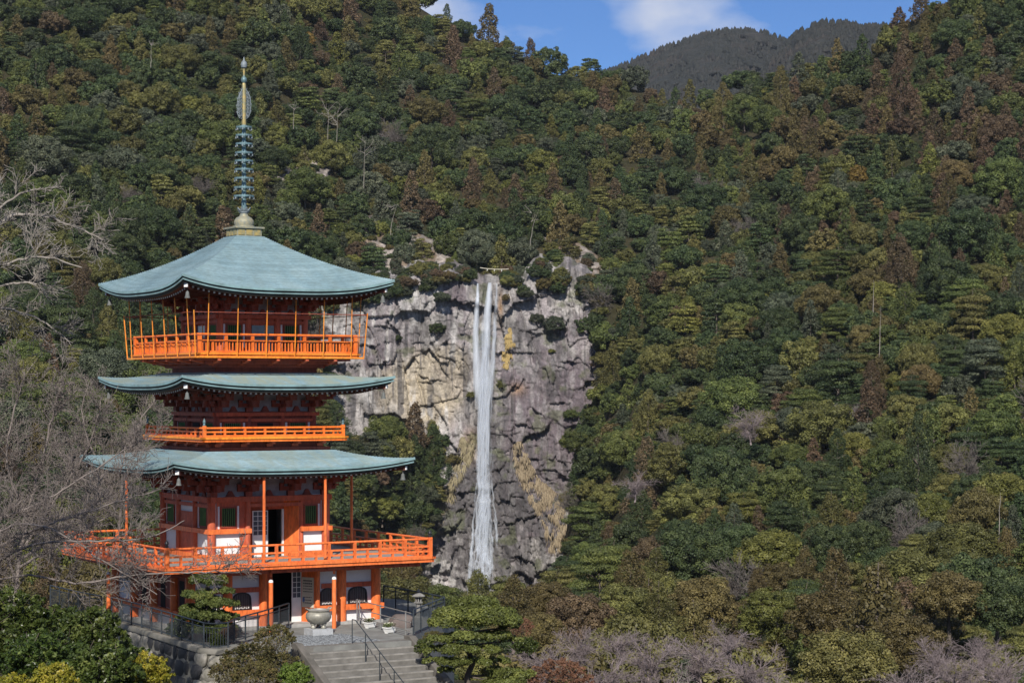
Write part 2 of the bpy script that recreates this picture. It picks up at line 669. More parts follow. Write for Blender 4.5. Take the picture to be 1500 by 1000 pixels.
# ------------------------------------------------------------------ rock face
LEDGES = [  # polylines in the photograph, depth of the overhang in metres
    ([(641, 508), (650, 505), (659, 496), (679, 485), (697, 477)], 2.4), ([(560, 478), (580, 482), (600, 480)], .9), ([(736, 478), (766, 484), (803, 491), (830, 498)], 1.6),
    ([(722, 516), (762, 517), (788, 516), (806, 527), (872, 533)], 2.2), ([(540, 478), (577, 476)], .8), ([(577, 532), (592, 540), (650, 536), (660, 538)], 1.1),
    ([(612, 558), (644, 557), (685, 574), (700, 582)], 1.5), ([(556, 611), (594, 613), (602, 620)], 3.4), ([(500, 606), (530, 600), (556, 612)], 1.6), ([(594, 620), (640, 630)], 1.3),
    ([(600, 500), (612, 512), (622, 510)], 1.3), ([(730, 585), (765, 592), (800, 610)], 1.1), ([(735, 640), (770, 632), (800, 645)], 1.0), ([(800, 560), (840, 572), (872, 560)], 1.2),
    ([(660, 640), (690, 628)], 1.2), ([(760, 700), (800, 690), (828, 700)], .9), ([(520, 560), (548, 566), (580, 560)], .9), ([(500, 520), (530, 516)], .7),
    ([(642, 405), (652, 412), (668, 416)], 1.8), ([(780, 430), (815, 436), (850, 432)], 1.2), ([(660, 690), (690, 700)], .9), ([(640, 780), (690, 770)], .8), ([(740, 740), (790, 752)], .8)]
step = 1.35
cx_ = np.arange(440, 925, step)
cy_ = np.arange(368, 975, step)
CXX, CYY = np.meshgrid(cx_, cy_)
uu = (CXX - 750) / F * YC
vv = (HZ - CYY) / F * YC
wx = uu + 1.4 * (fbm(uu / 7, vv / 7, 11) - .5) + .12 * vv
wy = vv + 1.4 * (fbm(uu / 7, vv / 7, 12) - .5) - .10 * uu
off = 9.0 * (fbm(uu / 34, vv / 34, 1) - .5)
def blocks(u, v, su, sv, seed, step_amp, tilt):
    """broken blocks: each with its own height and its own tilt"""
    x, y = u / su, v / sv
    ix, iy = np.floor(x), np.floor(y)
    best = np.full(x.shape, 9.0)
    sec = np.full(x.shape, 9.0)
    val = np.zeros(x.shape)
    hgt = np.zeros(x.shape)
    for dx in (-1, 0, 1):
        for dy in (-1, 0, 1):
            cx, cy = ix + dx, iy + dy
            px = cx + .15 + .7 * _hash(cx, cy, seed)
            py = cy + .15 + .7 * _hash(cx, cy, seed + 5)
            d = np.maximum(np.abs(px - x), np.abs(py - y)) * .7 + .3 * np.hypot(px - x, py - y)
            h = step_amp * (_hash(cx, cy, seed + 9) - .5) + tilt * ((_hash(cx, cy, seed + 13) - .5) * (x - px) * 2 + (_hash(cx, cy, seed + 15) - .62) * (y - py) * 2)
            m = d < best
            sec = np.where(m, best, np.minimum(sec, d))
            val = np.where(m, _hash(cx, cy, seed + 21), val)
            hgt = np.where(m, h, hgt)
            best = np.where(m, d, best)
    return val, hgt, sec - best


b1, h1, g1 = blocks(wx, wy, 14, 18, 21, 5.0, 3.0)
b2, h2, g2 = blocks(wx + 1.5 * (fbm(uu / 4, vv / 4, 71) - .5), wy, 4.6, 7.5, 22, 2.3, 1.5)
b3, h3, g3 = blocks(wx, wy, 1.8, 2.6, 23, 1.0, .8)
rough = np.clip((CYY - 600) / 150, 0, 1)          # the lower face is more broken
off += h1 + h2 * (.75 + .4 * rough) + h3 * (.55 + .9 * rough)
col_n = np.abs(fbm(wx / 9, wy / 45, 6, 3) - .5) * 2          # vertical joints
off -= 1.6 * np.clip(1 - col_n / .035, 0, 1)
off += .7 * (fbm(uu / 2.2, vv / 3.2, 8, 4) - .5)
for pts, amp in LEDGES:
    xs = np.array([p[0] for p in pts], float)
    ys = np.array([p[1] for p in pts], float)
    ly = np.interp(CXX, xs, ys) + 4.0 * (fbm(CXX / 16, CXX * 0 + amp, 55) - .5) + 3.0 * (b2 - .5)
    ins = np.clip((CXX - xs[0]) / 6, 0, 1) * np.clip((xs[-1] - CXX) / 6, 0, 1)
    above = (ly - CYY) * YC / F           # metres above the ledge line
    brk = np.clip(4.0 * (fbm(CXX / 13 + amp * 7, CXX * 0 + ys[0] / 9, 58) - .40), 0, 1.1)
    off += ins * brk * .75 * amp * np.where(above > 0, np.exp(-above / 4.5), -.35 * np.exp(above / 2.5))
# the face leans forward to the valley at its foot and the fall has worn a groove
off += 10 * np.clip((CYY - 620) / 280, 0, 1) ** 1.5 - 5 * np.clip((440 - CYY) / 60, 0, 1)
off -= 3.2 * np.exp(-((CXX - 712) / 15) ** 2) * np.clip((560 - CYY) / 150, 0, 1)
sd = poly_dist(CXX, CYY, CLIFF)
back = np.clip(sd + 10 * (fbm(CXX / 18, CYY / 18, 77) - .5), 0, 60)
dist = YC - off + back * 2.2
CV = np.stack([(CXX - 750) / F * dist, dist, (HZ - CYY) / F * dist], -1).reshape(-1, 3)
nr, nc = CXX.shape
ii, jj = np.meshgrid(np.arange(nr - 1), np.arange(nc - 1), indexing='ij')
a = (ii * nc + jj).ravel()
keep = (sd[:-1, :-1].ravel() < 34)
CF = np.stack([a, a + nc, a + nc + 1, a + 1], 1)[keep]
cl_me = np_mesh('cliff', CV, CF, False)


def cliff_dist(x, y):
    i = np.clip(((np.asarray(y) - cy_[0]) / step).astype(int), 0, nr - 1)
    j = np.clip(((np.asarray(x) - cx_[0]) / step).astype(int), 0, nc - 1)
    return dist[i, j]


# colour of the stone itself: grey, with tan, purple-brown and wet dark parts, streaked downwards
def _blob(x, y, rx, ry):
    return np.exp(-((CXX - x) / rx) ** 2 - ((CYY - y) / ry) ** 2)


st = .55 * fbm(uu / 2.6, vv / 15, 61, 5) + .45 * fbm(uu / 7 + vv / 40, vv / 9, 60, 4)
st = .5 + (st - .5) * 1.35
big = fbm(uu / 11, vv / 11, 62, 4)
tile = b2 * .5 + b3 * .5
grey = np.array([.345, .325, .312])
tan = np.array([.45, .385, .28])
purple = np.array([.135, .108, .122])
dark = np.array([.085, .08, .082])
pale = np.array([.50, .485, .47])
rustc = np.array([.36, .20, .075])
colr = grey[None, None] * (.60 + .78 * tile[..., None])


def lay(c, col, w):
    w = np.clip(w, 0, 1)[..., None]
    return c * (1 - w) + col * w


def ss(v, lo, hi):
    t = np.clip((v - lo) / (hi - lo), 0, 1)
    return t * t * (3 - 2 * t)


mauve = np.array([.27, .235, .25])
st2 = fbm(uu / 1.0, vv / 22, 63, 3) - .22 * (fbm(uu / 9, vv / 9, 64, 3) < .5)
colr = lay(colr, mauve, ss(big, .4, .6) * .7)
colr = lay(colr, tan, ss(_blob(612, 575, 75, 62) + .5 * _blob(660, 530, 34, 30) + .25 * (big - .5) * 2, .25, .7) * (.55 + .4 * b2))
colr = lay(colr, purple, ss(_blob(815, 590, 80, 100) + .9 * _blob(770, 700, 75, 100) + .8 * _blob(540, 515, 45, 34) + .6 * _blob(655, 435, 40, 22) + .8 * (st - .5) + .7 * (b2 - .5) + .05, .35, .7) * .82)
colr = lay(colr, dark, ss(_blob(748, 775, 62, 100) + _blob(668, 790, 36, 95) + 1.1 * _blob(713, 560, 17, 150) + 1.0 * _blob(710, 740, 34, 120) + 1.0 * (st - .5) + .5 * (b3 - .5), .4, .8) * .8)
colr = lay(colr, dark * 1.2, ss(st2, .56, .68) * .75)
colr = lay(colr, dark * 1.1, ss(fbm(uu / 3.5, vv / 12, 69, 4), .58, .7) * .6)
colr = lay(colr, pale, ss(st, .52, .64) * ss(big, .35, .5) * .7 * (1 - .65 * ss(CXX, 715, 760)) * (1 - .7 * rough))
colr = lay(colr, pale, ss(_blob(640, 880, 38, 60) + .6 * (b3 - .5), .3, .7) * .6)
colr = lay(colr, rustc, np.clip(_blob(733, 450, 4, 26) + _blob(757, 570, 12, 9) * .6 + _blob(690, 650, 12, 22) * .6, 0, 1) * np.clip(big * 2 - .2, 0, 1) * .8)
colr = lay(colr, np.array([.10, .115, .05]), ss(fbm(uu / 5, vv / 5, 66), .6, .72) * .55)
colr *= .90 * (.64 + .70 * fbm(uu / 1.2, vv / 2.2, 68, 3))[..., None]
point_attr(cl_me, 'stone', colr.reshape(-1, 3))
m_rock, nt, b = nodes_of('cliff_rock')
at = nt.nodes.new('ShaderNodeAttribute')
at.attribute_name = 'stone'
n1 = noise(nt, .30, 9, .72, (1, 1, .62))
n2 = noise(nt, 1.3, 6, .7, (1, 1, .8))
c = mix(nt, .8, at.outputs['Color'], ramp(nt, n1, [(.3, (.45, .44, .44)), (.65, (1.25, 1.25, 1.25))]), 'MULTIPLY')
c = mix(nt, .6, c, ramp(nt, n2, [(.34, (.4, .4, .4)), (.6, (1.2, 1.2, 1.2))]), 'MULTIPLY')
nt.links.new(c, b.inputs['Base Color'])
b.inputs['Roughness'].default_value = .85
b.inputs['Specular IOR Level'].default_value = .25
bump(nt, b, n1, .6, .7)
cliff = link('cliff', cl_me, m_rock, kind='structure')

# dry grass hanging on the ledges beside the fall
rng = np.random.default_rng(8)


def dry_grass(name, polys, n, label, size=(1.2, 3.2), colr2=((.17, .135, .08), (.34, .285, .185))):
    vs, fs, tn = [], [], []
    for poly, k in polys:
        xs = [p[0] for p in poly]
        ys = [p[1] for p in poly]
        px = rng.uniform(min(xs), max(xs), k * 4)
        py = rng.uniform(min(ys), max(ys), k * 4)
        ok = in_poly(px, py, poly) & (fbm(px / 4.5, py / 9, 91) > .52)
        px, py = px[ok][:k], py[ok][:k]
        dd = cliff_dist(px, py) - .4
        for x, y, d in zip(px, py, dd):
            p = np.array([(x - 750) / F * d, d, (HZ - y) / F * d])
            l = rng.uniform(*size)
            w = rng.uniform(.10, .22)
            s = rng.normal(0, .35)
            q = p + np.array([s * l * .3, -.5 * l * rng.uniform(.3, .8), .15 * l])
            r = p + np.array([s * l * .8, -.55 * l * rng.uniform(.5, 1.0), -l * .75])
            i = len(vs)
            vs += [p - [w, 0, 0], p + [w, 0, 0], q - [w, 0, .05], q + [w, 0, -.05], r]
            fs += [(i, i + 1, i + 3), (i, i + 3, i + 2), (i + 2, i + 3, i + 4)]
            tn += [rng.uniform()] * 5
    me = np_mesh(name, np.array(vs), np.array(fs))
    point_attr(me, 'tone', np.array(tn))
    o = link(name, me, leaf_mat(name + '_blades', colr2[0], colr2[1], None, .2, .8, .0))
    tag(o, label, 'grass', kind='stuff')


dry_grass('dry_grass', [([(752, 650), (766, 645), (778, 680), (788, 700), (806, 715), (824, 730), (830, 770), (822, 810), (804, 805), (798, 770), (784, 745), (770, 720), (758, 690)], 5200)],
          0, 'straw coloured dry grass hanging down the ledge right of the waterfall')
dry_grass('dry_grass', [([(676, 640), (692, 640), (694, 668), (676, 700), (660, 740), (648, 770), (632, 790), (626, 775), (640, 735), (660, 700), (668, 670)], 3000)],
          0, 'straw coloured dry grass on the ledge left of the waterfall')
dry_grass('dry_grass', [([(738, 480), (752, 480), (754, 505), (742, 512)], 420), ([(736, 515), (756, 520), (748, 540), (734, 536)], 300)],
          0, 'small golden tuft of dry grass below the lip, right of the waterfall', (.8, 2.0), ((.32, .23, .08), (.46, .35, .15)))

# ------------------------------------------------------------------ the waterfall
m_water, nt, b = nodes_of('falling_water')
nt.nodes.remove(b)
at = nt.nodes.new('ShaderNodeAttribute')
at.attribute_name = 'veil'
n1 = noise(nt, 1.0, 6, .7, (2.2, 2.2, .11))
n2 = noise(nt, 1.0, 4, .6, (.5, .5, .05))
sm = nt.nodes.new('ShaderNodeMath')
sm.operation = 'MULTIPLY_ADD'
sm.inputs[1].default_value = .75
nt.links.new(n1, sm.inputs[0])
nt.links.new(n2, sm.inputs[2])
sub = nt.nodes.new('ShaderNodeMath')
sub.operation = 'SUBTRACT'
nt.links.new(sm.outputs[0], sub.inputs[0])
nt.links.new(at.outputs['Fac'], sub.inputs[1])
rp = nt.nodes.new('ShaderNodeMapRange')
rp.inputs['From Min'].default_value = -.12
rp.inputs['From Max'].default_value = .62
nt.links.new(sub.outputs[0], rp.inputs['Value'])
df = nt.nodes.new('ShaderNodeBsdfDiffuse')
df.inputs['Color'].default_value = (.70, .75, .83, 1)
tl = nt.nodes.new('ShaderNodeBsdfTranslucent')
tl.inputs['Color'].default_value = (.7, .75, .83, 1)
m1 = nt.nodes.new('ShaderNodeMixShader')
m1.inputs[0].default_value = .35
nt.links.new(df.outputs[0], m1.inputs[1])
nt.links.new(tl.outputs[0], m1.inputs[2])
tp = nt.nodes.new('ShaderNodeBsdfTransparent')
m2 = nt.nodes.new('ShaderNodeMixShader')
nt.links.new(rp.outputs[0], m2.inputs[0])
nt.links.new(tp.outputs[0], m2.inputs[1])
nt.links.new(m1.outputs[0], m2.inputs[2])
nt.links.new(m2.outputs[0], nt.nodes['Material Output'].inputs['Surface'])

rng = np.random.default_rng(3)
wv, wf, wa = [], [], []


def strand(path, veil0, fwd, seed, wob=.3):
    """path of (x, y, width px): a bulging ribbon of water"""
    ys = np.arange(path[0][1], path[-1][1] + .1, 4.0)
    xs = np.interp(ys, [p[1] for p in path], [p[0] for p in path])
    ws = np.interp(ys, [p[1] for p in path], [p[2] for p in path])
    xs = xs + wob * 6 * (fbm(ys / 26, ys * 0 + seed, 5) - .5) + wob * 3 * (fbm(ys / 7, ys * 0 + seed, 6) - .5)
    n0 = len(wv)
    d0 = YC - fwd
    nseg = 6
    for y, x, w in zip(ys, xs, ws):
        d = min(d0, float(np.min(cliff_dist(np.array([x - w / 2, x, x + w / 2]), np.array([y, y, y])))) - .5)
        for k in range(nseg + 1):
            t = k / nseg * 2 - 1
            dd = d - .7 * (1 - t * t) - .25 * math.sin(seed + y * .11 + t * 3)
            xx = x + t * w / 2
            wv.append(((xx - 750) / F * dd, dd, (HZ - y) / F * dd))
            edge = abs(t) ** 2.2 * .75
            tail = (max(0, 1 - (y - ys[0]) / 40) * .7 if ys[0] > 430 else 0) + max(0, 1 - (ys[-1] - y) / 30) * .5
            wa.append(veil0 + .17 + edge + tail + (.14 * min(1, max(0, (y - 560) / 160)) if w > 14 else -.05))
    for r in range(len(ys) - 1):
        for k in range(nseg):
            i = n0 + r * (nseg + 1) + k
            wf.append((i, i + nseg + 1, i + nseg + 2, i + 1))


strand([(700, 415, 4), (698.5, 450, 8), (697, 490, 11), (698, 530, 14), (700, 600, 16)], .20, 1, 1)
strand([(717.5, 414, 6), (715, 445, 12), (713, 480, 16), (711, 530, 17), (709, 600, 21), (708, 680, 24), (709, 740, 28), (710, 790, 32)], .18, 2, 2)
strand([(728, 415, 4), (726.5, 450, 7), (725, 480, 9), (722, 520, 10), (718, 600, 13)], .48, 1.2, 3)
strand([(708, 440, 6), (706, 500, 12), (704, 600, 16), (702, 720, 20)], .55, 2.5, 4)
strand([(712, 450, 30), (711, 530, 40), (709, 620, 46), (708, 700, 50), (711, 780, 58), (709, 830, 56), (703, 890, 48)], .60, 3.2, 5)
strand([(713, 520, 26), (710, 620, 32), (709, 720, 38), (711, 800, 50), (704, 890, 42)], .52, 4.4, 6)
strand([(710, 660, 30), (711, 740, 46), (713, 800, 62), (708, 890, 56)], .66, 6.0, 7)
for q in range(40):      # thin threads over the lower rocks
    x0 = 709 + rng.normal(0, 6.5)
    y0 = rng.uniform(640, 780)
    y1 = min(892, y0 + rng.uniform(70, 170))
    x0 = min(max(x0, 697), 719)
    sp = 709 + (x0 - 709) * 2.0 - 4 * (y1 > 850)
    strand([(x0, y0, 3), ((x0 * .5 + sp * .5), (y0 + y1) / 2, 5), (sp, y1, 7)], rng.uniform(.40, .62), rng.uniform(3, 7), 20 + q, 1.1)
for q in range(18):
    x0 = 710 + rng.normal(0, 7)
    y0 = rng.uniform(460, 640)
    strand([(x0, y0, 3), (x0 - 2, y0 + 70, 5), (x0 - 3, y0 + rng.uniform(120, 180), 6)], rng.uniform(.40, .6), rng.uniform(4, 5.5), 80 + q, .35)
wme = np_mesh('waterfall', np.array(wv), np.array(wf), True)
point_attr(wme, 'veil', np.array(wa))
link('waterfall', wme, m_water, kind='structure')


# bare rock that shows through the wood above the cliff
OUT = [[(378, 228), (405, 216), (440, 222), (478, 228), (486, 250), (470, 268), (430, 270), (395, 262)],
       [(505, 322), (548, 318), (600, 340), (648, 352), (662, 390), (600, 396), (560, 398), (524, 372)],
       [(795, 350), (850, 356), (884, 385), (892, 430), (860, 395), (815, 380)],
       [(196, 228), (214, 232), (232, 262), (228, 290), (210, 262)]]
for k, pl_ in enumerate(OUT):
    xs = np.arange(min(q[0] for q in pl_) - 14, max(q[0] for q in pl_) + 14, 1.6)
    ys = np.arange(min(q[1] for q in pl_) - 14, max(q[1] for q in pl_) + 14, 1.6)
    X_, Y_ = np.meshgrid(xs, ys)
    sd_ = poly_dist(X_, Y_, pl_) + 12 * (fbm(X_ / 14, Y_ / 14, 31 + k) - .5)
    hd = hill_dist(X_, Y_)
    u_, v_ = X_ * .28, -Y_ * .28
    q1, r1, _ = blocks(u_, v_, 6, 8, 121 + k, 4.0, 2.5)
    q2, r2_, _ = blocks(u_, v_, 2.2, 3.2, 131 + k, 1.3, 1.0)
    D_ = hd - 5 - r1 - r2_ - 2 * (fbm(u_ / 2, v_ / 2, 9) - .5) + np.clip(sd_, 0, 40) * 2.0
    V_ = np.stack([(X_ - 750) / F * D_, D_, (HZ - Y_) / F * D_], -1).reshape(-1, 3)
    r_, c_ = X_.shape
    i_, j_ = np.meshgrid(np.arange(r_ - 1), np.arange(c_ - 1), indexing='ij')
    a_ = (i_ * c_ + j_).ravel()
    kp = sd_[:-1, :-1].ravel() < 14
    me = np_mesh('rock_outcrop', V_, np.stack([a_, a_ + c_, a_ + c_ + 1, a_ + 1], 1)[kp])
    base_ = np.array([.30, .265, .24]) * (.55 + .7 * q2[..., None])
    base_ = lay(base_, np.array([.16, .115, .075]), ss(fbm(u_ / 3, v_ / 3, 44), .45, .6) * .8)
    point_attr(me, 'stone', base_.reshape(-1, 3))
    link('rock_outcrop', me, m_rock, kind='structure')


def in_outcrop(x, y):
    if not (190 < x < 900 and 200 < y < 440):
        return False
    return any(bool(in_poly(np.array([x]), np.array([y]), q)[0]) for q in OUT)
# ------------------------------------------------------------------ trees of the hillside
def cards(cent, nrm, size, rng, jit=.5, tall=1.0):
    """small diamond leaf clumps: centres (n,3), normals (n,3), size (n,)"""
    n = len(cent)
    nn = nrm + jit * rng.normal(0, 1, (n, 3))
    nn /= np.linalg.norm(nn, axis=1, keepdims=True) + 1e-9
    t = np.cross(nn, rng.normal(0, 1, (n, 3)))
    t /= np.linalg.norm(t, axis=1, keepdims=True) + 1e-9
    b_ = np.cross(nn, t)
    s = size[:, None]
    v = np.stack([cent + t * s * tall, cent + b_ * s * .62 - nn * s * .15, cent - t * s * tall, cent - b_ * s * .62 - nn * s * .15], 1).reshape(-1, 3)
    f = np.arange(4 * n).reshape(n, 4)
    return v, f


def lobes_to_mesh(name, lobes, per, csize, seed, jit=.55, core=None, flat=1.0, tall=1.0):
    """lobes: list of (centre, radius, zscale, outward)"""
    rng = np.random.default_rng(seed)
    C_, N_, S_, T_ = [], [], [], []
    for c, r, zs, outw in lobes:
        k = max(12, int(per * (r / .3) ** 1.6))
        d = rng.normal(0, 1, (k * 2, 3))
        d /= np.linalg.norm(d, axis=1, keepdims=True)
        d = d[(d @ outw > -.35) | (d[:, 2] > .35)][:k]
        rad = r * rng.uniform(.72, 1.12, (len(d), 1))
        p = c + d * rad * np.array([1, 1, zs])
        C_.append(p)
        N_.append(d * np.array([1, 1, 1 / max(zs, .45)]) + np.array([0, 0, .25]))
        S_.append(csize * rng.uniform(.6, 1.35, len(d)))
        T_.append(np.clip(rng.uniform(.0, .9) + rng.normal(0, .12, len(d)), 0, 1))
    cent, nrm, size, tone = np.concatenate(C_), np.concatenate(N_), np.concatenate(S_), np.concatenate(T_)
    nrm /= np.linalg.norm(nrm, axis=1, keepdims=True)
    v, f = cards(cent, nrm, size, rng, jit, tall)
    me = np_mesh(name, v, f)
    point_attr(me, 'tone', np.repeat(tone, 4))
    return me


def dome_crown(name, seed, n=56, zs=.8, h0=.55, per=200, cs=.047):
    rng = np.random.default_rng(seed)
    lobes = []
    for i in range(n):
        z = 1 - 1.8 * (i + .5) / n
        th = i * 2.39996 + rng.uniform(-.4, .4)
        rr = math.sqrt(max(0, 1 - z * z))
        d = np.array([rr * math.cos(th), rr * math.sin(th), z])
        k = rng.uniform(.48, .95)
        c = np.array([d[0] * k, d[1] * k, .86 + d[2] * k * zs])
        lobes.append((c, rng.uniform(.11, .25), rng.uniform(.6, .9), d))
    return lobes_to_mesh(name, lobes, per, cs, seed, .45)


def cedar_crown(name, seed, n=64, per=150, cs=.043, H=2.6):
    rng = np.random.default_rng(seed)
    lobes = []
    for i in range(n):
        t = (i + .5) / n
        z = .12 + (H - .2) * t
        R = .82 * (1 - t) ** .75 * (.75 + .25 * math.sin(t * 19 + seed)) + .06
        th = i * 2.39996 + rng.uniform(-.3, .3)
        d = np.array([math.cos(th), math.sin(th), .25])
        k = R * rng.uniform(.65, 1.05)
        lobes.append((np.array([d[0] * k, d[1] * k, z + rng.uniform(-.06, .06)]), rng.uniform(.10, .19) * (1.15 - .5 * t), rng.uniform(.85, 1.25), d / np.linalg.norm(d)))
    return lobes_to_mesh(name, lobes, per, cs, seed, .5)


def layer_crown(name, seed, n=66, per=105, cs=.044):
    rng = np.random.default_rng(seed)
    lobes = []
    for i in range(n):
        t = rng.uniform(0, 1)
        z = .22 + 1.4 * (round(t * 7) / 7) + rng.uniform(-.05, .05)
        R = .95 * (1 - .62 * t)
        th = rng.uniform(0, 6.283)
        k = R * math.sqrt(rng.uniform(.15, 1))
        d = np.array([math.cos(th), math.sin(th), .5])
        lobes.append((np.array([d[0] * k, d[1] * k, z - .12 * k]), rng.uniform(.22, .36), rng.uniform(.26, .4), d / np.linalg.norm(d)))
    return lobes_to_mesh(name, lobes, per, cs, seed, .45)


def seg_mesh(name, segs, n=4, smooth=True):
    """segs: (p0, p1, r0, r1) -> thin tubes"""
    A = np.array([s[0] for s in segs], float)
    B = np.array([s[1] for s in segs], float)
    r0 = np.array([s[2] for s in segs], float)[:, None]
    r1 = np.array([s[3] for s in segs], float)[:, None]
    d = B - A
    d /= np.linalg.norm(d, axis=1, keepdims=True) + 1e-9
    ref = np.where(np.abs(d[:, 2:3]) > .9, np.array([[1., 0, 0]]), np.array([[0, 0, 1.]]))
    a_ = np.cross(d, ref)
    a_ /= np.linalg.norm(a_, axis=1, keepdims=True) + 1e-9
    b_ = np.cross(d, a_)
    ring0, ring1 = [], []
    for i in range(n):
        t = 2 * math.pi * i / n
        o = a_ * math.cos(t) + b_ * math.sin(t)
        ring0.append(A + o * r0)
        ring1.append(B + o * r1)
    V = np.concatenate([np.stack(ring0, 1), np.stack(ring1, 1)], 1).reshape(-1, 3)
    base = np.arange(len(segs))[:, None] * 2 * n
    fs = [np.stack([base[:, 0] + i, base[:, 0] + (i + 1) % n, base[:, 0] + n + (i + 1) % n, base[:, 0] + n + i], 1) for i in range(n)]
    return np_mesh(name, V, np.concatenate(fs), smooth)


def grow(segs, p, d, length, r, level, rng, opts):
    """one branch made of bent pieces, with side branches"""
    k = opts['pieces'][min(level, len(opts['pieces']) - 1)]
    p = np.array(p, float)
    d = np.array(d, float)
    d /= np.linalg.norm(d)
    sl = length / k
    for i in range(k):
        d = d + rng.normal(0, opts['bend'], 3) + np.array([0, 0, opts['up']]) * (level > 0)
        d /= np.linalg.norm(d)
        q = p + d * sl
        ra = r * (1 - .75 * i / k)
        rb = r * (1 - .75 * (i + 1) / k)
        segs.append((p.copy(), q.copy(), max(ra, opts['rmin']), max(rb, opts['rmin'])))
        if level < opts['levels'] and (i > 0 or level > 0):
            for _ in range(opts['kids'][min(level, len(opts['kids']) - 1)]):
                s = rng.normal(0, 1, 3)
                s -= d * (s @ d)
                s /= np.linalg.norm(s) + 1e-9
                nd = d * rng.uniform(.5, 1.0) + s * rng.uniform(.5, 1.0)
                start = p + (q - p) * rng.uniform(.2, 1)
                grow(segs, start, nd, length * rng.uniform(*opts['ratio']) * (1 - .35 * i / k), rb * .62, level + 1, rng, opts)
        p = q


def trunk_mesh(name, seed, h, r=.06, limbs=6):
    rng = np.random.default_rng(seed)
    segs = []
    p = np.array([0, 0, -.35])
    for i in range(6):
        q = np.array([rng.normal(0, .02), rng.normal(0, .02), -.35 + (h + .35) * (i + 1) / 6])
        segs.append((p, q, r * (1 - i / 7), r * (1 - (i + 1) / 7)))
        p = q
    for i in range(limbs):
        z = h * rng.uniform(.35, .85)
        th = rng.uniform(0, 6.28)
        a0 = np.array([0, 0, z])
        b0 = a0 + np.array([math.cos(th) * .55, math.sin(th) * .55, .28]) * (1.2 - z / h)
        segs.append((a0, b0, r * .4, r * .15))
    return seg_mesh(name, segs, 6)


KINDS = {
    'broadleaf_tree': dict(crowns=[dome_crown('broadleaf_crown_%d' % i, 100 + i, n=88 + 9 * (i % 3), zs=(.8, .65, .95)[i % 3]) for i in range(5)], trunk=trunk_mesh('broadleaf_trunk', 1, 1.5), word='broadleaf tree'),
    'cedar_tree': dict(crowns=[cedar_crown('cedar_crown_%d' % i, 200 + i, n=100 + 8 * (i % 2), H=(2.2, 2.7, 1.9, 2.4)[i]) for i in range(4)], trunk=trunk_mesh('cedar_trunk', 2, 1.9, .055, 4), word='cedar'),
    'fir_tree': dict(crowns=[layer_crown('fir_crown_%d' % i, 300 + i) for i in range(4)], trunk=trunk_mesh('fir_trunk', 3, 1.7, .055, 7), word='fir with flat layered boughs'),
}
for kn, fn in (('broadleaf_tree', lambda i: dome_crown('fine_broadleaf_crown_%d' % i, 150 + i, n=120 + 8 * i, zs=(.75, .9, .66)[i], per=480, cs=.028)),
               ('cedar_tree', lambda i: cedar_crown('fine_cedar_crown_%d' % i, 250 + i, n=120, H=(2.0, 2.4, 1.8)[i], per=330, cs=.024)),
               ('fir_tree', lambda i: layer_crown('fine_fir_crown_%d' % i, 350 + i, n=70, per=330, cs=.025))):
    KINDS[kn]['fine'] = [fn(i) for i in range(3 if kn != 'fir_tree' else 2)]
bare_opts = dict(pieces=[4, 4, 3, 2], bend=.16, up=.10, levels=3, kids=[3, 3, 2], ratio=(.5, .8), rmin=.006)


def bare_mesh(name, seed, lean=0, o=bare_opts, r=.05):
    rng = np.random.default_rng(seed)
    segs = []
    grow(segs, (0, 0, -.2), (lean, 0, 1), .9, r, 0, rng, o)
    for k in range(5):
        th = k * 1.26 + rng.uniform(-.3, .3)
        grow(segs, (0, 0, .35 + .1 * k), (math.cos(th), math.sin(th), .9), 1.0, r * .55, 1, rng, o)
    return seg_mesh(name, segs, 3)


BARE = [bare_mesh('bare_crown_%d' % i, 400 + i) for i in range(3)]
for me in BARE:
    me.materials.append(M['twig_far'])
TRUNKM = M['bark']
for k in KINDS.values():
    k['trunk'].materials.append(TRUNKM)
    for me in k['crowns'] + k['fine']:
        me.materials.append(LEAF['dark green'])


def region(x, y):
    if x < 340:
        if y < 170:
            return 'on the top left slope beside the spire'
        if y < 340:
            return 'on the slope left of the spire rings'
        if y < 520:
            return 'on the slope left of the top roof'
        return 'behind the bare cherries on the left'
    if x < 640 and y < 420:
        return 'between spire and left ridge' if y < 190 else 'above the left part of the cliff'
    if x < 660:
        return 'between pagoda and waterfall'
    if x < 905 and y < 260:
        return 'on the slope falling to the saddle'
    if x < 905 and y < 440:
        return 'directly above the waterfall'
    if y < 190:
        return 'near the saddle' if x < 1160 else 'near the skyline of the right hill'
    side = 'right beside the cliff' if x < 1060 else ('mid right hillside' if x < 1280 else 'at the right edge')
    if y < 400:
        return side + ', above the falls'
    if y < 620:
        return side + ', by upper falls'
    if y < 830:
        return side + ', by lower falls'
    if x < 1000:
        return 'in front of the foot of the waterfall'
    return 'low in the valley, ' + ('right of the falls' if x < 1250 else 'at the bottom right')


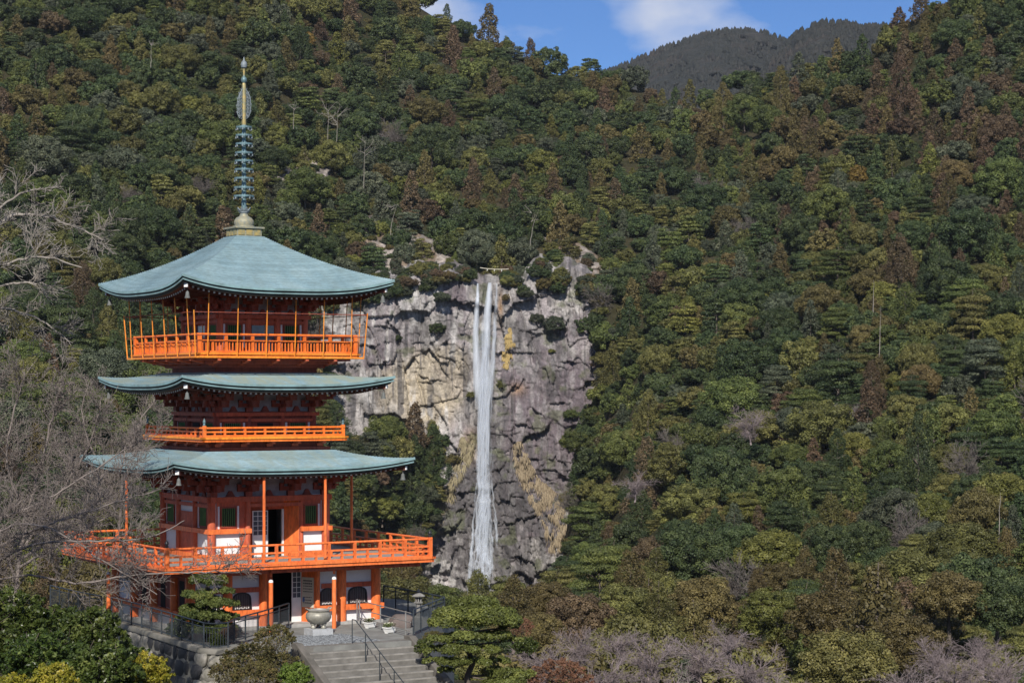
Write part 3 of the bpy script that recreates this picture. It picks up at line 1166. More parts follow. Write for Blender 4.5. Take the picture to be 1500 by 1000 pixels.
def tone_for(x, y, rng):
    r = rng.uniform()
    w = {'dark green': 4.2, 'mid green': 3.0, 'olive green': 2.8, 'yellow green': .55, 'rusty brown': .4, 'olive brown': .8, 'grey green': 1.7, 'ochre': .03}

    def up(name, f):
        w[name] = w[name] * f
    pn = float(fbm(np.array([x / 95.0]), np.array([y / 75.0]), 321, 3)[0])      # stands of one kind
    if pn > .56:
        up('rusty brown', 4.0)
        up('olive brown', 3.0)
    elif pn < .46:
        up('dark green', 2.6)
        up('grey green', 1.6)
    else:
        up('olive green', 1.5)
    if x > 1130 and y < 400:
        up('rusty brown', 9 if 60 < y < 350 else 3.5)
        up('olive brown', 3)
    if 560 < x < 760 and 150 < y < 330 and (x < 680):
        up('rusty brown', 5)
    if 930 < x < 1150 and 140 < y < 300:
        up('olive brown', 4)
        up('rusty brown', 2)
    if y > 830:
        up('olive brown', 7)
        up('olive green', 3.5)
        up('grey green', .4)
        up('yellow green', 1.5)
        up('dark green', .35)
        up('rusty brown', 2.0)
    if x < 350 and y < 500:
        up('dark green', 1.6)
        up('olive green', 1.3)
    if 360 < x < 700 and 200 < y < 420:
        up('grey green', 2.5)
    if 1000 < x and 400 < y < 830:
        up('olive green', 1.5)
        up('yellow green', 1.5)
        up('rusty brown', 1.2)
    tot = sum(w.values())
    r *= tot
    for k, v in w.items():
        r -= v
        if r <= 0:
            return k
    return 'dark green'


def kind_for(x, y, tone, rng):
    if tone == 'rusty brown':
        return 'cedar_tree' if rng.uniform() < .8 else 'broadleaf_tree'
    if tone == 'olive brown':
        return 'cedar_tree' if rng.uniform() < .5 else 'broadleaf_tree'
    p = np.array([.62, .20, .18])
    if x > 1200 and 420 < y < 600:
        p = np.array([.50, .15, .35])
    return ['broadleaf_tree', 'cedar_tree', 'fir_tree'][rng.choice(3, p=p)]


rng = np.random.default_rng(12)
ND = 34000
bxs = rng.uniform(-110, 1610, ND)
bys = rng.uniform(-60, 1085, ND)
rd = ridge_y(bxs)
ok = (bys > rd - 1)
bxs, bys = bxs[ok], bys[ok]
dd = hill_dist(bxs, bys)
acc = []
ax, ay, ar = np.zeros(6000), np.zeros(6000), np.zeros(6000)
na = 0
for x, y, d in zip(bxs, bys, dd):
    R = 6.5 * math.exp(rng.normal(0, .28))
    R = min(max(R, 3.8), 11.0)
    rp_ = R * F / d
    cyy = y - .86 * rp_
    if cyy + rp_ < -40:
        continue
    cd = float(cliff_sd(x, cyy))
    inside = float(cliff_sd(x, y))
    lap = rp_ * rng.uniform(-.75, .25)
    if y < 915 and (cd < lap or inside < 2):
        if not (cd > -4 and inside > 0 and y < 700):
            continue
        R *= .45
        rp_ *= .45
    if 610 < x < 712 and 925 < y < 1000 and y - 1.75 * rp_ < 905:
        continue
    if rng.uniform() < .88 and in_outcrop(x, y - .5 * rp_):
        continue
    m = (np.abs(ax[:na] - x) / (.52 * (ar[:na] + rp_))) ** 2 + (np.abs(ay[:na] - y) / (.31 * (ar[:na] + rp_))) ** 2 < 1
    if m.any():
        continue
    ax[na], ay[na], ar[na] = x, y, rp_
    na += 1
    acc.append((x, y, d, R, rp_))

# what the photograph shows of each tree: skip those outside it or wholly behind others in front
def hidden_behind_pagoda(x, y):
    return (300 < x < 450 and 350 < y < 900)


trees = []
for x, y, d, R, rp_ in acc:
    cyy = y - .86 * rp_
    tone = tone_for(x, cyy, rng)
    if tone == 'ochre' and rp_ > 24:
        tone = 'olive brown'
    kind = kind_for(x, cyy, tone, rng)
    if rng.uniform() < .02 and cyy > 120:
        kind = 'bare_tree'
    trees.append(dict(x=x, y=y, d=d, R=R, rp=rp_, cy=cyy, tone=tone, kind=kind, rot=rng.uniform(0, 6.28), var=int(rng.integers(0, 60)), zs=rng.uniform(.85, 1.2)))
print('hillside trees', len(trees))
front = sorted([t for t in trees if -10 < t['x'] < 1510 and -10 < t['cy'] + t['rp'] * .5 and t['cy'] < 985 and not hidden_behind_pagoda(t['x'], t['cy'])], key=lambda t: -t['rp'])
cnt = {}
chosen = set()
for t in front:
    if cnt.get(t['kind'], 0) < 190:
        cnt[t['kind']] = cnt.get(t['kind'], 0) + 1
        chosen.add(id(t))
print('single trees', cnt)

# one object per (shape, colour) that all copies share
PROTO = {}
forest_parts = bpy.data.collections.new('forest_shapes')      # only a store for the wood's shapes
proto_index = {}


def proto(kind, var, tone):
    if kind == 'bare_tree':
        key = (kind, var % len(BARE), '')
        me, mat = BARE[var % len(BARE)], M['twig_far']
    else:
        crowns = KINDS[kind]['fine' if var >= 100 else 'crowns']
        key = (kind, var >= 100, var % len(crowns), tone)
        me, mat = crowns[var % len(crowns)], LEAF[tone]
    if key not in PROTO:
        o = bpy.data.objects.new('crown_shape_%03d' % len(PROTO), me)
        o.material_slots[0].link = 'OBJECT'
        o.material_slots[0].material = mat
        forest_parts.objects.link(o)
        proto_index[key] = len(PROTO)
        PROTO[key] = o
    return PROTO[key], proto_index[key]


def base_of(t):
    return Vector(((t['x'] - 750) / F * t['d'], t['d'], (HZ - t['y']) / F * t['d'] - .1 * t['R']))


word = {'broadleaf_tree': 'broadleaf tree', 'cedar_tree': 'cedar', 'fir_tree': 'layered fir', 'bare_tree': 'leafless grey tree'}


def size_word(t):
    return 'large ' if t['R'] > 7.2 else ('small ' if t['R'] < 4.4 else '')


SINGLE = {}


def single_tree(t):
    o = empty(t['kind'], base_of(t), t['rot'])
    o.scale = (t['R'], t['R'], t['R'] * t['zs'])
    rg = region(t['x'], t['cy'])
    if t['rp'] > 30:
        t['var'] = t['var'] % 60 + 120
    if t['kind'] == 'bare_tree':
        lab = size_word(t) + 'leafless grey tree ' + rg
    else:
        lab = size_word(t) + t['tone'] + ' ' + word[t['kind']] + ' ' + rg
    tag(o, lab, 'tree', lab)
    SINGLE.setdefault(lab, []).append((t['x'], o))
    p, _ = proto(t['kind'], t['var'], t['tone'])
    if t['kind'] == 'bare_tree':
        c = bpy.data.objects.new('branches', p.data)
    else:
        c = bpy.data.objects.new('crown', p.data)
    COL.objects.link(c)
    c.parent = o
    c.material_slots[0].link = 'OBJECT'
    c.material_slots[0].material = p.material_slots[0].material
    if t['kind'] != 'bare_tree':
        k = link('trunk', KINDS[t['kind']]['trunk'], None, o)
    return o


# the large crowns that stand before the foot of the falls
for x, cy0, rp_, d, tone, k in [(752, 888, 52, 330, 'olive brown', 'cedar_tree'), (800, 880, 46, 345, 'olive brown', 'broadleaf_tree'), (850, 908, 54, 320, 'rusty brown', 'broadleaf_tree'), (912, 892, 50, 335, 'olive green', 'broadleaf_tree'),
                                (965, 900, 54, 330, 'olive green', 'cedar_tree'), (1030, 880, 52, 350, 'olive brown', 'broadleaf_tree'), (1215, 905, 62, 310, 'olive brown', 'broadleaf_tree'), (1290, 880, 54, 330, 'olive brown', 'cedar_tree'), (1240, 965, 70, 270, 'olive green', 'broadleaf_tree'),
                                (1390, 870, 56, 330, 'olive brown', 'broadleaf_tree'), (1460, 880, 58, 330, 'dark green', 'broadleaf_tree'), (1130, 900, 52, 330, 'yellow green', 'broadleaf_tree'), (790, 925, 40, 300, 'olive brown', 'broadleaf_tree'), (1330, 940, 56, 280, 'olive brown', 'broadleaf_tree')]:
    t = dict(x=x, y=cy0 + .86 * rp_, d=d, R=rp_ / F * d, rp=rp_, cy=cy0, tone=tone, kind=k, rot=rng.uniform(0, 6.28), var=int(rng.integers(0, 60)), zs=1.0)
    trees.append(t)
    chosen.add(id(t))
rest = []
for t in trees:
    if id(t) in chosen:
        single_tree(t)
    else:
        rest.append(t)

NTH = ['leftmost', 'second from left', 'third from left', 'fourth from left', 'fifth from left', 'sixth from left', 'seventh from left', 'eighth from left', 'ninth from left', 'tenth from left', 'eleventh from left', 'twelfth from left']
for lab, lst in SINGLE.items():
    n = len(lst)
    if n == 1:
        continue
    lst.sort(key=lambda q: q[0])
    for i, (_, o) in enumerate(lst):
        if n == 2:
            w_ = ('left one', 'right one')[i]
        elif n == 3:
            w_ = ('left one', 'middle one', 'right one')[i]
        else:
            w_ = 'rightmost' if i == n - 1 else NTH[min(i, 11)]
        o['label'] = lab + ', ' + w_
# undergrowth that closes the gaps between the crowns
for k in range(4200):
    x, y = rng.uniform(-80, 1580), rng.uniform(0, 1080)
    if y < ridge_y(x) + 4:
        continue
    d = float(hill_dist(x, y))
    cdv = float(cliff_sd(x, y - 6))
    if cdv < 6 and y < 930:
        continue
    if rng.uniform() < .8 and in_outcrop(x, y):
        continue
    tone = tone_for(x, y, rng) if rng.uniform() < .4 else 'dark green'  # mostly dark green, standing for shade in the gaps between crowns
    rest.append(dict(x=x, y=y + 8, d=d, R=rng.uniform(2.4, 4.6), rp=0, cy=y, tone=tone, kind='broadleaf_tree' if rng.uniform() < .7 else 'fir_tree', rot=rng.uniform(0, 6.28), var=int(rng.integers(0, 60)), zs=.8))


# scrub that breaks up the rim of the cliff and grows on the outcrops
for k in range(760):
    if k < 640:
        i = int(rng.integers(0, 17)) if k < 380 else int(rng.integers(0, 31))
        (x0, y0), (x1, y1) = CLIFF[i], CLIFF[(i + 1) % len(CLIFF)]
        t = rng.uniform()
        x, y = x0 + (x1 - x0) * t + rng.normal(0, 7), y0 + (y1 - y0) * t + (rng.normal(-2, 11) if i < 17 else rng.normal(0, 8)) + 4
        if fbm(np.array([x / 17.0]), np.array([y / 17.0]), 5)[0] < .47:
            continue
        if 690 < x < 740 and y < 440:
            continue
        d = min(float(cliff_dist(np.array([x]), np.array([y]))[0]), float(hill_dist(x, y))) - 2
    else:
        pl_ = OUT[int(rng.integers(0, len(OUT)))]
        x, y = pl_[0][0] + rng.uniform(0, 110), pl_[0][1] + rng.uniform(-12, 60)
        if not in_outcrop(x, y):
            continue
        d = float(hill_dist(x, y)) - 6
    tone = ['grey green', 'dark green', 'olive green', 'olive brown', 'rusty brown'][int(rng.choice(5, p=[.3, .25, .2, .15, .1]))]
    rest.append(dict(x=x, y=y + 5, d=d, R=rng.uniform(1.0, 3.6), rp=0, cy=y, tone=tone, kind='broadleaf_tree', rot=rng.uniform(0, 6.28), var=int(rng.integers(0, 60)), zs=rng.uniform(.7, 1.1)))


def wood(name, lst, label):
    pts = np.array([base_of(t) for t in lst], float)
    me = bpy.data.meshes.new(name)
    me.from_pydata([tuple(p) for p in pts], [], [])
    for k in range(0):
        pass
    idx = np.array([proto(t['kind'], t['var'], t['tone'])[1] for t in lst], np.int32)
    a = me.attributes.new('shape', 'INT', 'POINT')
    a.data.foreach_set('value', idx)
    a = me.attributes.new('turn', 'FLOAT_VECTOR', 'POINT')
    a.data.foreach_set('vector', np.array([(0, 0, t['rot']) for t in lst], np.float32).ravel())
    a = me.attributes.new('size', 'FLOAT_VECTOR', 'POINT')
    a.data.foreach_set('vector', np.array([(t['R'], t['R'], t['R'] * t['zs']) for t in lst], np.float32).ravel())
    o = bpy.data.objects.new(name, me)
    COL.objects.link(o)
    tag(o, label, 'wood', kind='stuff')
    ng = bpy.data.node_groups.new(name, 'GeometryNodeTree')
    ng.interface.new_socket('Geometry', in_out='INPUT', socket_type='NodeSocketGeometry')
    ng.interface.new_socket('Geometry', in_out='OUTPUT', socket_type='NodeSocketGeometry')
    gi = ng.nodes.new('NodeGroupInput')
    go = ng.nodes.new('NodeGroupOutput')
    ci = ng.nodes.new('GeometryNodeCollectionInfo')
    ci.inputs['Collection'].default_value = forest_parts
    ci.inputs['Separate Children'].default_value = True
    ci.inputs['Reset Children'].default_value = True
    ip = ng.nodes.new('GeometryNodeInstanceOnPoints')
    ip.inputs['Pick Instance'].default_value = True

    def attr(nm, typ):
        n = ng.nodes.new('GeometryNodeInputNamedAttribute')
        n.data_type = typ
        n.inputs['Name'].default_value = nm
        return [s for s in n.outputs if s.enabled and s.name == 'Attribute'][0]
    e2r = ng.nodes.new('FunctionNodeEulerToRotation')
    ng.links.new(gi.outputs[0], ip.inputs['Points'])
    ng.links.new(ci.outputs[0], ip.inputs['Instance'])
    ng.links.new(attr('shape', 'INT'), ip.inputs['Instance Index'])
    ng.links.new(attr('turn', 'FLOAT_VECTOR'), e2r.inputs[0])
    ng.links.new(e2r.outputs[0], ip.inputs['Rotation'])
    ng.links.new(attr('size', 'FLOAT_VECTOR'), ip.inputs['Scale'])
    ng.links.new(ip.outputs[0], go.inputs[0])
    md = o.modifiers.new('trees', 'NODES')
    md.node_group = ng
    return o


wood('hillside_wood', rest, 'continuous evergreen wood filling the hillsides between the larger trees')

# dead pale trunks that stick out of the wood
SNAGS = [(1279, 410, 440, 'straight pale dead trunk in the middle of the right hillside'), (1288, 448, 510, 'forked pale dead tree below the straight pale trunk on the right hillside'),
         (493, 160, 205, 'pale dead tree with bare limbs right of the spire'), (480, 155, 200, 'slim pale dead tree beside the forked one right of the spire'), (533, 205, 262, 'tall pale dead trunk on the slope above the cliff'),
         (572, 300, 330, 'leaning pale dead tree just above the cliff top'),
         (1463, 720, 780, 'pale trunk standing free at the right edge, low on the slope'), (221, 62, 86, 'pale dead trunk at the top left, left of the spire tip'), (1199, 764, 786, 'short pale trunk low on the middle of the right hillside'), (777, 308, 345, 'thin leaning pale trunk above and right of the lip of the falls'), (430, 148, 176, 'thin pale trunk just right of the bronze flame finial')]
for i, (x, y0, y1, lab) in enumerate(SNAGS):
    d = float(hill_dist(x, min(y1 + 25, 985))) - 16
    r2 = np.random.default_rng(700 + i)
    hgt = (y1 - y0) / F * d
    o = empty('dead_tree', P(x, y1, d), 0, lab, 'dead tree', 'pale dead trees on the hillsides')
    segs = []
    p = np.array([0, 0, -4.0])
    q0 = p
    rr = .17
    for k in range(7):
        q = np.array([(.4 if 'lean' in lab else .05) * hgt * (k / 7) ** 1.4 + r2.normal(0, .12), r2.normal(0, .1), -4 + (hgt + 4) * (k + 1) / 7])
        segs.append((p, q, rr * (1 - k / 8.5), rr * (1 - (k + 1) / 8.5)))
        p = q
    tk = link('trunk', seg_mesh('trunk', segs, 6), M['pale_bark'], o)
    if not any(w_ in lab for w_ in ('straight', 'short', 'free')):
        ls = []
        for k in range(7 if 'limbs' in lab or 'forked' in lab else 4):
            z = hgt * r2.uniform(.45, .95)
            th = r2.uniform(-.6, .6) + (0 if k % 2 else math.pi)
            grow(ls, (.05 * hgt * (z / hgt), 0, z), (math.cos(th), .4 * math.sin(th), r2.uniform(.2, 1.1)), hgt * r2.uniform(.25, .5), .13, 2, r2, dict(pieces=[3, 3, 3, 2], bend=.2, up=.05, levels=3, kids=[1, 1, 1], ratio=(.4, .6), rmin=.05))
        link('branches', seg_mesh('branches', ls, 4), M['pale_bark'], o)

# shrubs that cling to the rock face
for i, (x, y, wd, tone, lab) in enumerate([
        (640, 476, 13, 'dark green', 'dark bush on the rock face left of the upper falls'), (585, 492, 9, 'dark green', 'small dark bush on the rock near the balcony railing'),
        (812, 468, 17, 'grey green', 'dark bush on the rock right of the upper falls'), (786, 462, 12, 'grey green', 'grey bush between the falls and the larger bush right of them'),
        (838, 602, 13, 'mid green', 'bush on the right part of the rock face'), (645, 640, 17, 'dark green', 'dark bush on a ledge left of the middle falls'), (664, 668, 15, 'olive brown', 'brownish bush beside the dry grass left of the falls'),
        (560, 650, 24, 'grey green', 'grey green thicket under the rock overhang by the lower roof'), (598, 655, 20, 'dark green', 'dark thicket right of the overhang by the lower roof'), (520, 640, 20, 'olive green', 'olive bush behind the corner of the small railing'),
        (488, 606, 17, 'yellow green', 'yellowish bush just right of the second storey'), (808, 512, 6, 'yellow green', 'tiny yellow green bush on a ledge right of the falls'), (735, 560, 8, 'olive green', 'small tuft of leaves beside the falls, right'),
        (690, 575, 8, 'olive green', 'small tuft of leaves beside the falls, left'), (640, 700, 15, 'dark green', 'dark bush between gorge and dry grass'), (860, 470, 20, 'dark green', 'dark bush on the right rim of the cliff'), (872, 600, 22, 'mid green', 'green bush on the right rim, level with the middle falls'),
        (856, 690, 22, 'dark green', 'dark bush on the right rim, above the long dry grass'), (600, 900, 12, 'olive green', 'olive bush at the foot of the rock behind the fence'), (520, 700, 26, 'mid green', 'green bush behind the right eaves of the lower roof'),
        (560, 735, 28, 'yellow green', 'yellowish bush in the gorge behind the wide terrace'), (600, 770, 24, 'dark green', 'dark bush in the gorge beside the corner of the wide terrace'), (528, 760, 24, 'dark green', 'dark bush behind the poles of the wide terrace')]):
    d = (float(cliff_dist(np.array([x]), np.array([y]))[()] if np.isscalar(x) is False else cliff_dist(np.array([x]), np.array([y]))[0])) - 1.0
    if float(cliff_sd(x, y)) > 0:
        d = min(d, float(hill_dist(x, y)) - 6)
    R = wd / F * d
    o = empty('shrub', P(x, y + wd * .6, d), i * 1.3, lab, 'shrub', 'shrubs on the rock face and in the gorge')
    o.scale = (R, R, R * .8)
    k = 'broadleaf_tree'
    p, _ = proto(k, i, tone)
    c = bpy.data.objects.new('foliage', p.data)
    COL.objects.link(c)
    c.parent = o
    c.location = (0, 0, -.55)
    c.material_slots[0].link = 'OBJECT'
    c.material_slots[0].material = p.material_slots[0].material
    link('stem', KINDS[k]['trunk'], None, o).location = (0, 0, -.55)

# sacred rope over the lip of the falls
rp0, rp1 = P(703, 392, YC + 6), P(745, 394, YC + 6)
ro = empty('sacred_rope', (rp0 + rp1) / 2, 0, 'white straw rope stretched above the lip of the waterfall', 'rope')
mb = MB()
pts = []
for k in range(13):
    t = k / 12
    q = rp0.lerp(rp1, t) - (rp0 + rp1) / 2
    q.z -= 1.0 * (1 - (2 * t - 1) ** 2) * .35
    pts.append(q)
mb.tube(pts, .15, 6)
M['straw'] = plain('straw_rope', (.62, .58, .48), (.45, .41, .32), 2, .9)
mb.build('rope', M['straw'], ro)
for t in (.25, .5, .75):
    q = rp0.lerp(rp1, t) - (rp0 + rp1) / 2
    m2_ = MB()
    for k in range(3):
        m2_.box(q.x + .15 * (k % 2), q.y, q.z - .4 - k * .3, .2, .05, .32)
    m2_.build('paper_streamer', plain('paper', (.8, .8, .78), None, 2), ro)
# ------------------------------------------------------------------ the pagoda
TH = math.radians(30.94)
PC = Vector((-11.343, 91.0, 0))
ZB = -9.70                     # level of the forecourt


def orange_mat(name, c1, c2, rough=.5):
    m, nt, b = nodes_of(name)
    n1 = noise(nt, 1.1, 6, .65)
    n2 = noise(nt, 9.0, 5, .7, (1, 1, .25))
    c = ramp(nt, n1, [(.32, c2), (.62, c1)])
    c = mix(nt, .65, c, ramp(nt, n2, [(.33, (.45, .42, .42)), (.58, (1.12, 1.12, 1.12))]), 'MULTIPLY')
    n3 = noise(nt, .45, 5, .7)
    c = mix(nt, ramp(nt, n3, [(.50, (0, 0, 0)), (.72, (.35, .35, .35))]), c, (c1[0] * .8, c1[1] * 1.35 + .03, c1[2] * 1.8 + .04))
    nt.links.new(c, b.inputs['Base Color'])
    b.inputs['Roughness'].default_value = rough
    b.inputs['Specular IOR Level'].default_value = .35
    bump(nt, b, n2, .12, .01)
    return m


M['vermilion'] = orange_mat('vermilion_paint', (.86, .205, .052), (.72, .15, .038))
M['vermilion_shaded'] = orange_mat('vermilion_in_shade', (.58, .128, .058), (.43, .085, .040), .65)  # vermilion darkened for the shade under the roofs
M['amber'] = orange_mat('amber_paint', (.86, .30, .03), (.74, .22, .025))
M['orange'] = orange_mat('orange_paint', (.85, .20, .028), (.72, .145, .022))
M['shaded_red'] = orange_mat('shaded_red_paint', (.33, .075, .042), (.21, .048, .032), .7)  # red with the shade under the eaves put into its colour
M['plaster'] = plain('white_plaster', (.80, .79, .79), (.66, .65, .66), 1.3, .8)
M['frieze'] = plain('shaded_plaster', (.42, .40, .42), (.22, .19, .19), 2.5, .85)  # white plaster toned down to the shade behind the brackets
M['deck'] = plain('deck_boards', (.36, .33, .30), (.22, .20, .18), 2.0, .8, stretch=(.3, 3, 1))
M['lattice_green'] = plain('lattice_green', (.10, .20, .06), (.06, .13, .04), 3, .6)
M['black'] = plain('black_lacquer', (.022, .022, .026), (.012, .012, .014), 4, .4)
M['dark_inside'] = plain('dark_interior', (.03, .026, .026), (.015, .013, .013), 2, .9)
M['gold'] = plain('gilt_bronze', (.50, .36, .12), (.20, .22, .15), 5, .5, .3)
M['dull_gilt'] = plain('dull_gilt', (.36, .32, .20), (.17, .20, .19), 7, .6, .15)
M['bronze'] = plain('verdigris_bronze', (.16, .27, .31), (.10, .15, .15), 6, .5, .3)
M['grey_bronze'] = plain('aged_bronze', (.24, .28, .31), (.14, .165, .18), 8, .6, .1)
M['bell'] = plain('bell_bronze', (.15, .16, .155), (.09, .095, .09), 8, .7)
M['stone'] = plain('cut_stone', (.42, .41, .39), (.27, .26, .25), 3.5, .85, bmp=.25)
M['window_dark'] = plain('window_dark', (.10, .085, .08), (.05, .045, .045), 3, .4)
M['bar_grey'] = plain('bar_grey', (.14, .13, .13), (.07, .07, .07), 5, .6)
M['glass'] = plain('door_glass', (.10, .12, .15), (.06, .07, .09), 1, .12, spec=.7)
M['white_paint'] = plain('white_paint', (.82, .82, .80), (.70, .70, .68), 3, .6)

# copper shingles: verdigris with paler and browner rows
m, nt, b = nodes_of('copper_shingles')
n1 = noise(nt, .55, 6, .6)
n2 = noise(nt, 5.0, 6, .7, (1, 1, 4))
n3 = noise(nt, 1.4, 5, .65, (1.6, .3, 1))
c = ramp(nt, n1, [(.3, (.165, .25, .285)), (.5, (.215, .32, .365)), (.72, (.285, .385, .42))])
c = mix(nt, .6, c, ramp(nt, n2, [(.32, (.55, .57, .55)), (.62, (1.12, 1.12, 1.12))]), 'MULTIPLY')
ac = nt.nodes.new('ShaderNodeAttribute')
ac.attribute_name = 'course'
c = mix(nt, .9, c, ramp(nt, ac.outputs['Fac'], [(0, (.84, .85, .84)), (1, (1.08, 1.08, 1.08))]), 'MULTIPLY')
at = nt.nodes.new('ShaderNodeAttribute')
at.attribute_name = 'age'
c = mix(nt, ramp(nt, n3, [(.38, (0, 0, 0)), (.6, (.95, .95, .95))]), c, mix(nt, at.outputs['Fac'], c, (.24, .27, .215)))
nt.links.new(c, b.inputs['Base Color'])
b.inputs['Roughness'].default_value = .55
b.inputs['Metallic'].default_value = .1
b.inputs['Specular IOR Level'].default_value = .4
M['copper'] = m
M['copper_edge'] = plain('copper_edge', (.23, .37, .39), (.14, .21, .21), 2, .5)
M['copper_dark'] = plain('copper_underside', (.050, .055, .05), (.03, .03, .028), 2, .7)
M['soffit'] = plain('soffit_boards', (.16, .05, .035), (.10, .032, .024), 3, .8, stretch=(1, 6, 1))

pagoda = empty('pagoda', (PC.x, PC.y, ZB), TH, 'vermilion three-storey pagoda with blue-green copper roofs and bronze spire', 'pagoda')


def Z(z):
    return z - ZB


def part(mb, name, mat, parent=None, k=0, kind=None, smooth=False):
    """k: quarter turns about the axis (0 = sunny face on the right, 1 = east, 3 = left face)"""
    o = mb.build(name, mat, parent or pagoda, kind, smooth)
    if k:
        o.rotation_euler = (0, 0, k * math.pi / 2)
    return o


def inst(me, name, parent, loc=(0, 0, 0), rz=0.0, mat=None):
    o = bpy.data.objects.new(name, me)
    COL.objects.link(o)
    o.parent = parent
    o.location = loc
    o.rotation_euler = (0, 0, rz)
    return o


def rot4(x, y, k):
    for _ in range(k % 4):
        x, y = -y, x
    return x, y


FACES = (0, 3)        # the two faces the photograph shows: right one and left one


# ---- roofs
def roof(hin, zin, hout, zout, lift, body_h, courses=34, nu=40, age=0.0, ringz=None):
    def zs(u, s):
        return zin - (zin - zout) * (1.15 * s - .15 * s * s) + lift * abs(u) ** 3.0 * s ** 2.2

    def pt(k, u, s, dz=0.0, inset=0.0):
        h = hin + (hout - hin) * s
        h = h * (1 + .012 * abs(u) ** 5 * s) - inset
        x, y = rot4(u * h, -h, k)
        return (x, y, Z(zs(u, s) + dz))
    vs, fs, crs = [], [], []
    rr_ = random.Random(int(hout * 100))
    us = [math.sin(t * math.pi / 2) for t in np.linspace(-1, 1, nu + 1)]
    for k in range(4):
        for i in range(courses):
            s0, s1 = i / courses, (i + 1) / courses
            n = len(vs)
            crs += [rr_.uniform(0, 1)] * (3 * (nu + 1))
            for u in us:
                vs.append(pt(k, u, s0, -.004))
            for u in us:
                vs.append(pt(k, u, s1, .032))
            for u in us:
                vs.append(pt(k, u, s1, -.006))
            w = nu + 1
            for j in range(nu):
                fs.append((n + j, n + w + j, n + w + j + 1, n + j + 1))
                fs.append((n + w + j, n + 2 * w + j, n + 2 * w + j + 1, n + w + j + 1))
    me = np_mesh('roof', np.array(vs), np.array(fs))
    point_attr(me, 'age', np.full(len(vs), age))
    point_attr(me, 'course', np.array(crs))
    r = link('roof', me, M['copper'], pagoda)
    # layered eave edge: two copper lips and the shadow gap between them

    def band(name, mat, prof):
        mb = MB()
        for k in range(4):
            n = len(mb.v)
            for (ins, dz) in prof:
                for u in us:
                    mb.v.append(pt(k, u, 1.0, dz, ins))
            w = nu + 1
            for a_ in range(len(prof) - 1):
                for j in range(nu):
                    mb.f.append((n + a_ * w + j, n + (a_ + 1) * w + j, n + (a_ + 1) * w + j + 1, n + a_ * w + j + 1))
        return link(name, mb.mesh(name), mat, r)
    band('eave_lip', M['copper_edge'], [(-.005, .022), (-.015, -.075), (.06, -.080)])
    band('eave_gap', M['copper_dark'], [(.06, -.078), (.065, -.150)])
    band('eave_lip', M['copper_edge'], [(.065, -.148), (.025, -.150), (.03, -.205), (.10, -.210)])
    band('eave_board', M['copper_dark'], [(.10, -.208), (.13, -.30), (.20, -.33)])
    # soffit rises gently towards the wall
    mb = MB()
    for k in range(4):
        n = len(mb.v)
        for t in np.linspace(0, 1, 7):
            for u in us:
                h = (hout - .2) + (body_h - hout + .2) * t
                x, y = rot4(u * h, -h, k)
                z = zs(u, 1.0) * (1 - t) ** 1.6 + zout * (1 - (1 - t) ** 1.6) - .325 + .26 * t
                mb.v.append((x, y, Z(z)))
        w = nu + 1
        for a_ in range(6):
            for j in range(nu):
                mb.f.append((n + a_ * w + j, n + a_ * w + j + 1, n + (a_ + 1) * w + j + 1, n + (a_ + 1) * w + j))
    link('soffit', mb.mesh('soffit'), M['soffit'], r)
    # rafters with white painted ends
    ra, en = MB(), MB()
    nr_ = int(2 * hout / .24)
    for k in range(4):
        for i in range(nr_ + 1):
            u = -0.955 + 1.91 * i / nr_
            h0 = hout - .40
            xx = u * (hout - .15)
            h1 = max(body_h - .05, abs(xx) + .02)
            if h1 > h0 - .1:
                h1 = h0 - .1
            z0 = zs(u, 1.0) - .355
            t1 = (h0 - h1) / max(.1, (hout - body_h))
            z1 = z0 * (1 - t1) ** 1.6 + (zout - .355) * (1 - (1 - t1) ** 1.6) + .24 * t1
            p0 = Vector((*rot4(xx, -h0, k), Z(z0)))
            p1 = Vector((*rot4(xx, -h1, k), Z(z1)))
            ra.bar(p0, p1, .085, .10)
            d_ = (p0 - p1).normalized()
            en.bar(p0, p0 + d_ * .025, .075, .075)
    link('rafters', ra.mesh('rafters'), M['soffit'], r, 'stuff')
    link('rafter_ends', en.mesh('rafter_ends'), M['white_paint'], r, 'stuff')
    # hip rafters, their white ends and the wind bells at the corners
    for k in range(4):
        c0 = hout - .22
        zc = zs(1, 1) - .42
        hb = MB()
        p0 = Vector((*rot4(-c0, -c0, k), Z(zc)))
        p1 = Vector((*rot4(-body_h, -body_h, k), Z(zout - .25)))
        hb.bar(p1, p0, .16, .20)
        hr = link('hip_rafter', hb.mesh('hip_rafter'), M['soffit'], r)
        d_ = (p0 - p1).normalized()
        eb = MB()
        eb.bar(p0, p0 + d_ * .05, .15, .17)
        link('rafter_cap', eb.mesh('rafter_cap'), M['white_paint'], r)
        bl = MB()
        q = p0 - d_ * .12
        bl.cyl((q.x, q.y, q.z - .08), (q.x, q.y, q.z - .24), .012, .012, 5)
        bl.lathe([(.02, -.22), (.065, -.26), (.085, -.40), (.115, -.50), (.10, -.505)], 12, (q.x, q.y, q.z))
        link('wind_bell', bl.mesh('wind_bell', True), M['bell'], r)
    return r


roof(2.83, -2.55, 5.27, -3.22, .36, 2.57, 26, age=.55)
roof(2.55, .66, 4.67, .15, .36, 2.19, 24, age=.9)
roof(.60, 6.42, 4.65, 4.02, .49, 1.93, 58, age=.15)


